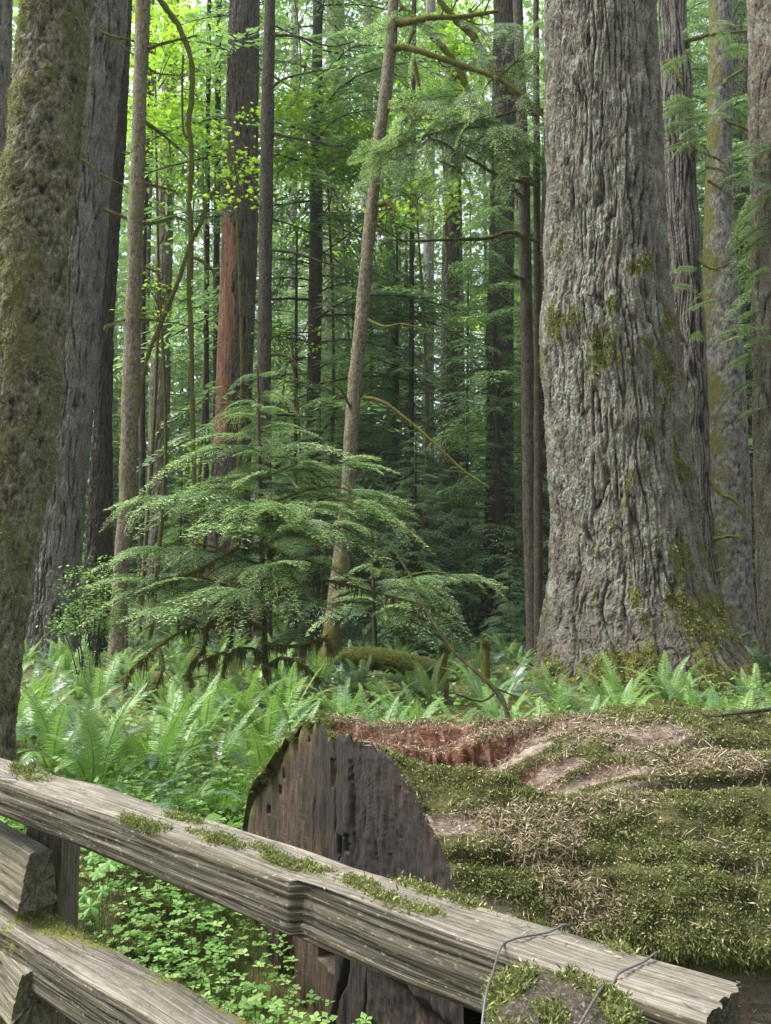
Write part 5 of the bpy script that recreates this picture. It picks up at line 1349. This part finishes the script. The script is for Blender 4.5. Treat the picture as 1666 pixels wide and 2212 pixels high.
# pale ground cover seen through the fence
m = MB()
LOBE = A([[0, 0], [.16, .35], [.42, .55], [.28, .85], [0, 1.25], [-.28, .85], [-.42, .55], [-.16, .35]])
n = 3000
Yd = r.uniform(2.95, 6.0, n); Q = np.stack([np.interp(Yd, [2.9, 6.0], [-.9, -1.45]) + r.normal(size=n) * .42, Yd, 0 * Yd], -1); g_ = ground_z(Q[:, 0], Q[:, 1]); H = np.abs(r.normal(size=n)) * .12 + .05
for k in range(n):
    top_ = Q[k] + A([r.normal() * .03, r.normal() * .03, g_[k] + H[k]])
    tube(m, [Q[k] + A([0, 0, g_[k]]), top_], .0018, .0012, 3, 2, 0, wood=1.0, rnd=.5)
    na = 5 if r.random() < .5 else 3; az = r.uniform(0, 6.28) + np.arange(na) * (6.283 / na) + r.normal(size=na) * .2
    s = r.uniform(.018, .036)
    C = np.tile(top_, (na, 1)) ; tl = np.stack([np.cos(az), np.sin(az), 0 * az], -1)
    leaf_polys(m, C, A([0, 0, 1.]) + r.normal(size=(na, 3)) * .15 + tl * .35, s * r.uniform(.8, 1.15, na), az, shape=LOBE @ A([[0, -1], [1, 0]]) if False else LOBE, rnd=r.random() * .9, tip=(r.random() < .3) * .6)
w = link('ground_cover', m.mesh('ground_cover', M['under'])); tag(w, 'pale green small leaved ground cover seen between the fence rails', 'ground cover', kind='stuff')
# larger lobed leaves behind the left post
c0 = at(215, 1900, 4.0); bl = thing('broadleaf_plant', 'plant with large pale green lobed leaves just right of the left post', 'plant', (c0[0], 4.05, float(ground_z(c0[0], 4.05))))
for k, (u, v, Y, sz) in enumerate([(238, 1866, 4.1, .062), (212, 1884, 4.0, .050), (196, 1958, 3.8, .052), (182, 1932, 3.85, .042), (256, 1850, 4.25, .046), (200, 1850, 4.2, .044), (222, 1925, 3.9, .036)]):
    m = MB(); c = at(u, v, Y); b = MB(); tube(b, [A([c0[0], 4.05, ground_z(c0[0], 4.05) - .03]), (A(bl.location) + c) / 2 + A([0, 0, .05]), c], .003, .002, 4, 8, 0, wood=1.0, rnd=.5)
    N_ = unit(A([rng.normal() * .25, -.45 + rng.normal() * .2, .8])); T_ = unit(np.cross(N_, A([math.cos(k * 1.3), math.sin(k * 1.3), 0]))); B_ = np.cross(N_, T_)
    # leaf blade: lobed outline in rings, folded along its ribs
    a_ = np.linspace(0, 2 * np.pi, 64, endpoint=False); rad = (.62 + .30 * np.abs(np.cos(a_ * 2.5)) ** 1.2 + .05 * np.cos(a_ * 19)) * (1 - .45 * np.exp(-((a_ - np.pi) / .25) ** 2))
    rg = np.linspace(0.02, 1, 9)[:, None]; bend = -.30 * (rg * rad) ** 2 + .10 * rg * np.cos(a_ * 5) + .03 * np.cos(a_ * 15) * rg
    V = c + sz * ((rg * rad * np.cos(a_))[..., None] * B_ + (rg * rad * np.sin(a_))[..., None] * T_ + bend[..., None] * N_)
    m.add(V, gridq(9, 64), rnd=(.35 + .25 * np.cos(a_ * 5) * rg + .15 * rng.random()).ravel(), tip=0.0, wood=0.0)
    part('leaf', m, M['under'], bl); part('stalk', b, M['under'], bl)
# moss cushions on the ground behind the left post and below the log
def cushion(name, label, cx, cy, rx, ry, h, ntuft, mat='moss', cat='moss', stuff=True, L=.02, W=.007, floorz=None):
    a = np.linspace(0, 1, 26)[:, None]; th = np.linspace(0, 2 * np.pi, 60, endpoint=False)[None]
    x = cx + rx * a * np.cos(th); y = cy + ry * a * np.sin(th); z0 = ground_z(x, y)
    z = z0 + h * (1 - a ** 2) * (1 + .6 * fbm(np.stack([x * 5, y * 5, 0 * x], -1), 3, 5)) - .05 * a ** 4
    V = np.stack([x, y, z], -1); N = grid_normals(V); N = N * np.sign(N[..., 2:3] + 1e-9)
    m = MB(); m.add(V, gridq(26, 60), ht=.6, moss=.9, rot=0.0)
    tufts(m, V, N, a * np.ones_like(th), ntuft, L, W, down=0, spread=.9, tipf=.25, facing=False)
    m.f[1:] = [(f, 1) for f, _ in m.f[1:]]
    o = link(name, m.mesh(name, [M['log'], M[mat]])); tag(o, label, cat)
    if stuff: o['kind'] = 'stuff'
    return o
cushion('moss_patch', 'yellow green moss mound on the ground right of the left post', -1.55, 4.35, .55, .5, .16, 9000)
cushion('moss_patch', 'moss and crumbled wood on the ground under the right part of the log', 1.9, 2.55, 1.0, .42, .30, 14000)
# far mossy log and stumps
fl = thing('fallen_log', 'low yellow mossed log lying among ferns beyond the leaning trunk foot', 'log', at(840, 1440, 12.2) * A([1, 1, 0]))
m = MB(); C = tube(m, [at(752, 1425, 12.6), at(800, 1424, 12.4), at(860, 1434, 12.2), at(935, 1452, 12.0)], .17, .13, 20, 50, .35, ht=.6, moss=.95); n = 9000; i = rng.integers(0, 50, n); d = rand_dirs(n); d[:, 2] = np.abs(d[:, 2])
cards(m, C[i] + d * .17, d, unit(np.cross(d, rand_dirs(n))), .035, .012, mi=1, rnd=rng.random(n), tip=.35); part('log_body', m, [M['limb'], M['moss']], fl)
for lab, u, v0, v1, Y, rad in [('small pointed mossy stump between the slanting branch and the giant fir', 1048, 1390, 1452, 10.5, .062), ('tiny rounded mossy stump left of the slanting branch', 956, 1402, 1440, 11.5, .075)]:
    root = thing('mossy_stump', lab, 'stump', at(u, v1, Y) * A([1, 1, 0]))
    m = MB(); p = at(u, v0, Y); C = tube(m, [A([p[0], Y, -.1]), A([p[0], Y, p[2] * .6]), A([p[0] + .01, Y, p[2] * .93]), A([p[0] + .01, Y, p[2]])], rad * 1.15, rad * .65, 12, 20, .4, ht=.6, moss=.75); part('trunk', m, M['limb'], root)
    n = 1500; i = rng.integers(9, 20, n); d = unit(rand_dirs(n) + A([0, 0, .3])); m = MB(); cards(m, C[i] + d * rad * .7, d, unit(np.cross(d, rand_dirs(n))), .03, .01, rnd=rng.random(n) * .7, tip=.15); part('moss', m, M['moss'], root)

# ------------------------------------------------------------------ the damp air between the trees
hz = MB(); x0, x1, y0, y1, z0, z1 = -120, 120, -60, 130, -3, 95
hz.add([(x0, y0, z0), (x1, y0, z0), (x1, y1, z0), (x0, y1, z0), (x0, y0, z1), (x1, y0, z1), (x1, y1, z1), (x0, y1, z1)],
       [(3, 2, 1, 0), (4, 5, 6, 7), (0, 1, 5, 4), (1, 2, 6, 5), (2, 3, 7, 6), (3, 0, 4, 7)])
hm = bpy.data.materials.new('haze'); hm.use_nodes = True; ht_ = hm.node_tree; ht_.nodes.clear()
ho = ht_.nodes.new("ShaderNodeOutputMaterial"); hv = ht_.nodes.new("ShaderNodeVolumePrincipled")
hv.inputs["Color"].default_value = (0.88, 0.95, 0.90, 1); hv.inputs["Density"].default_value = 0.0005
ht_.links.new(hv.outputs[0], ho.inputs["Volume"])
h_ = link('haze', hz.mesh('haze', hm, smooth=False)); h_['kind'] = 'stuff'; h_["label"] = 'thin pale haze between the trees'
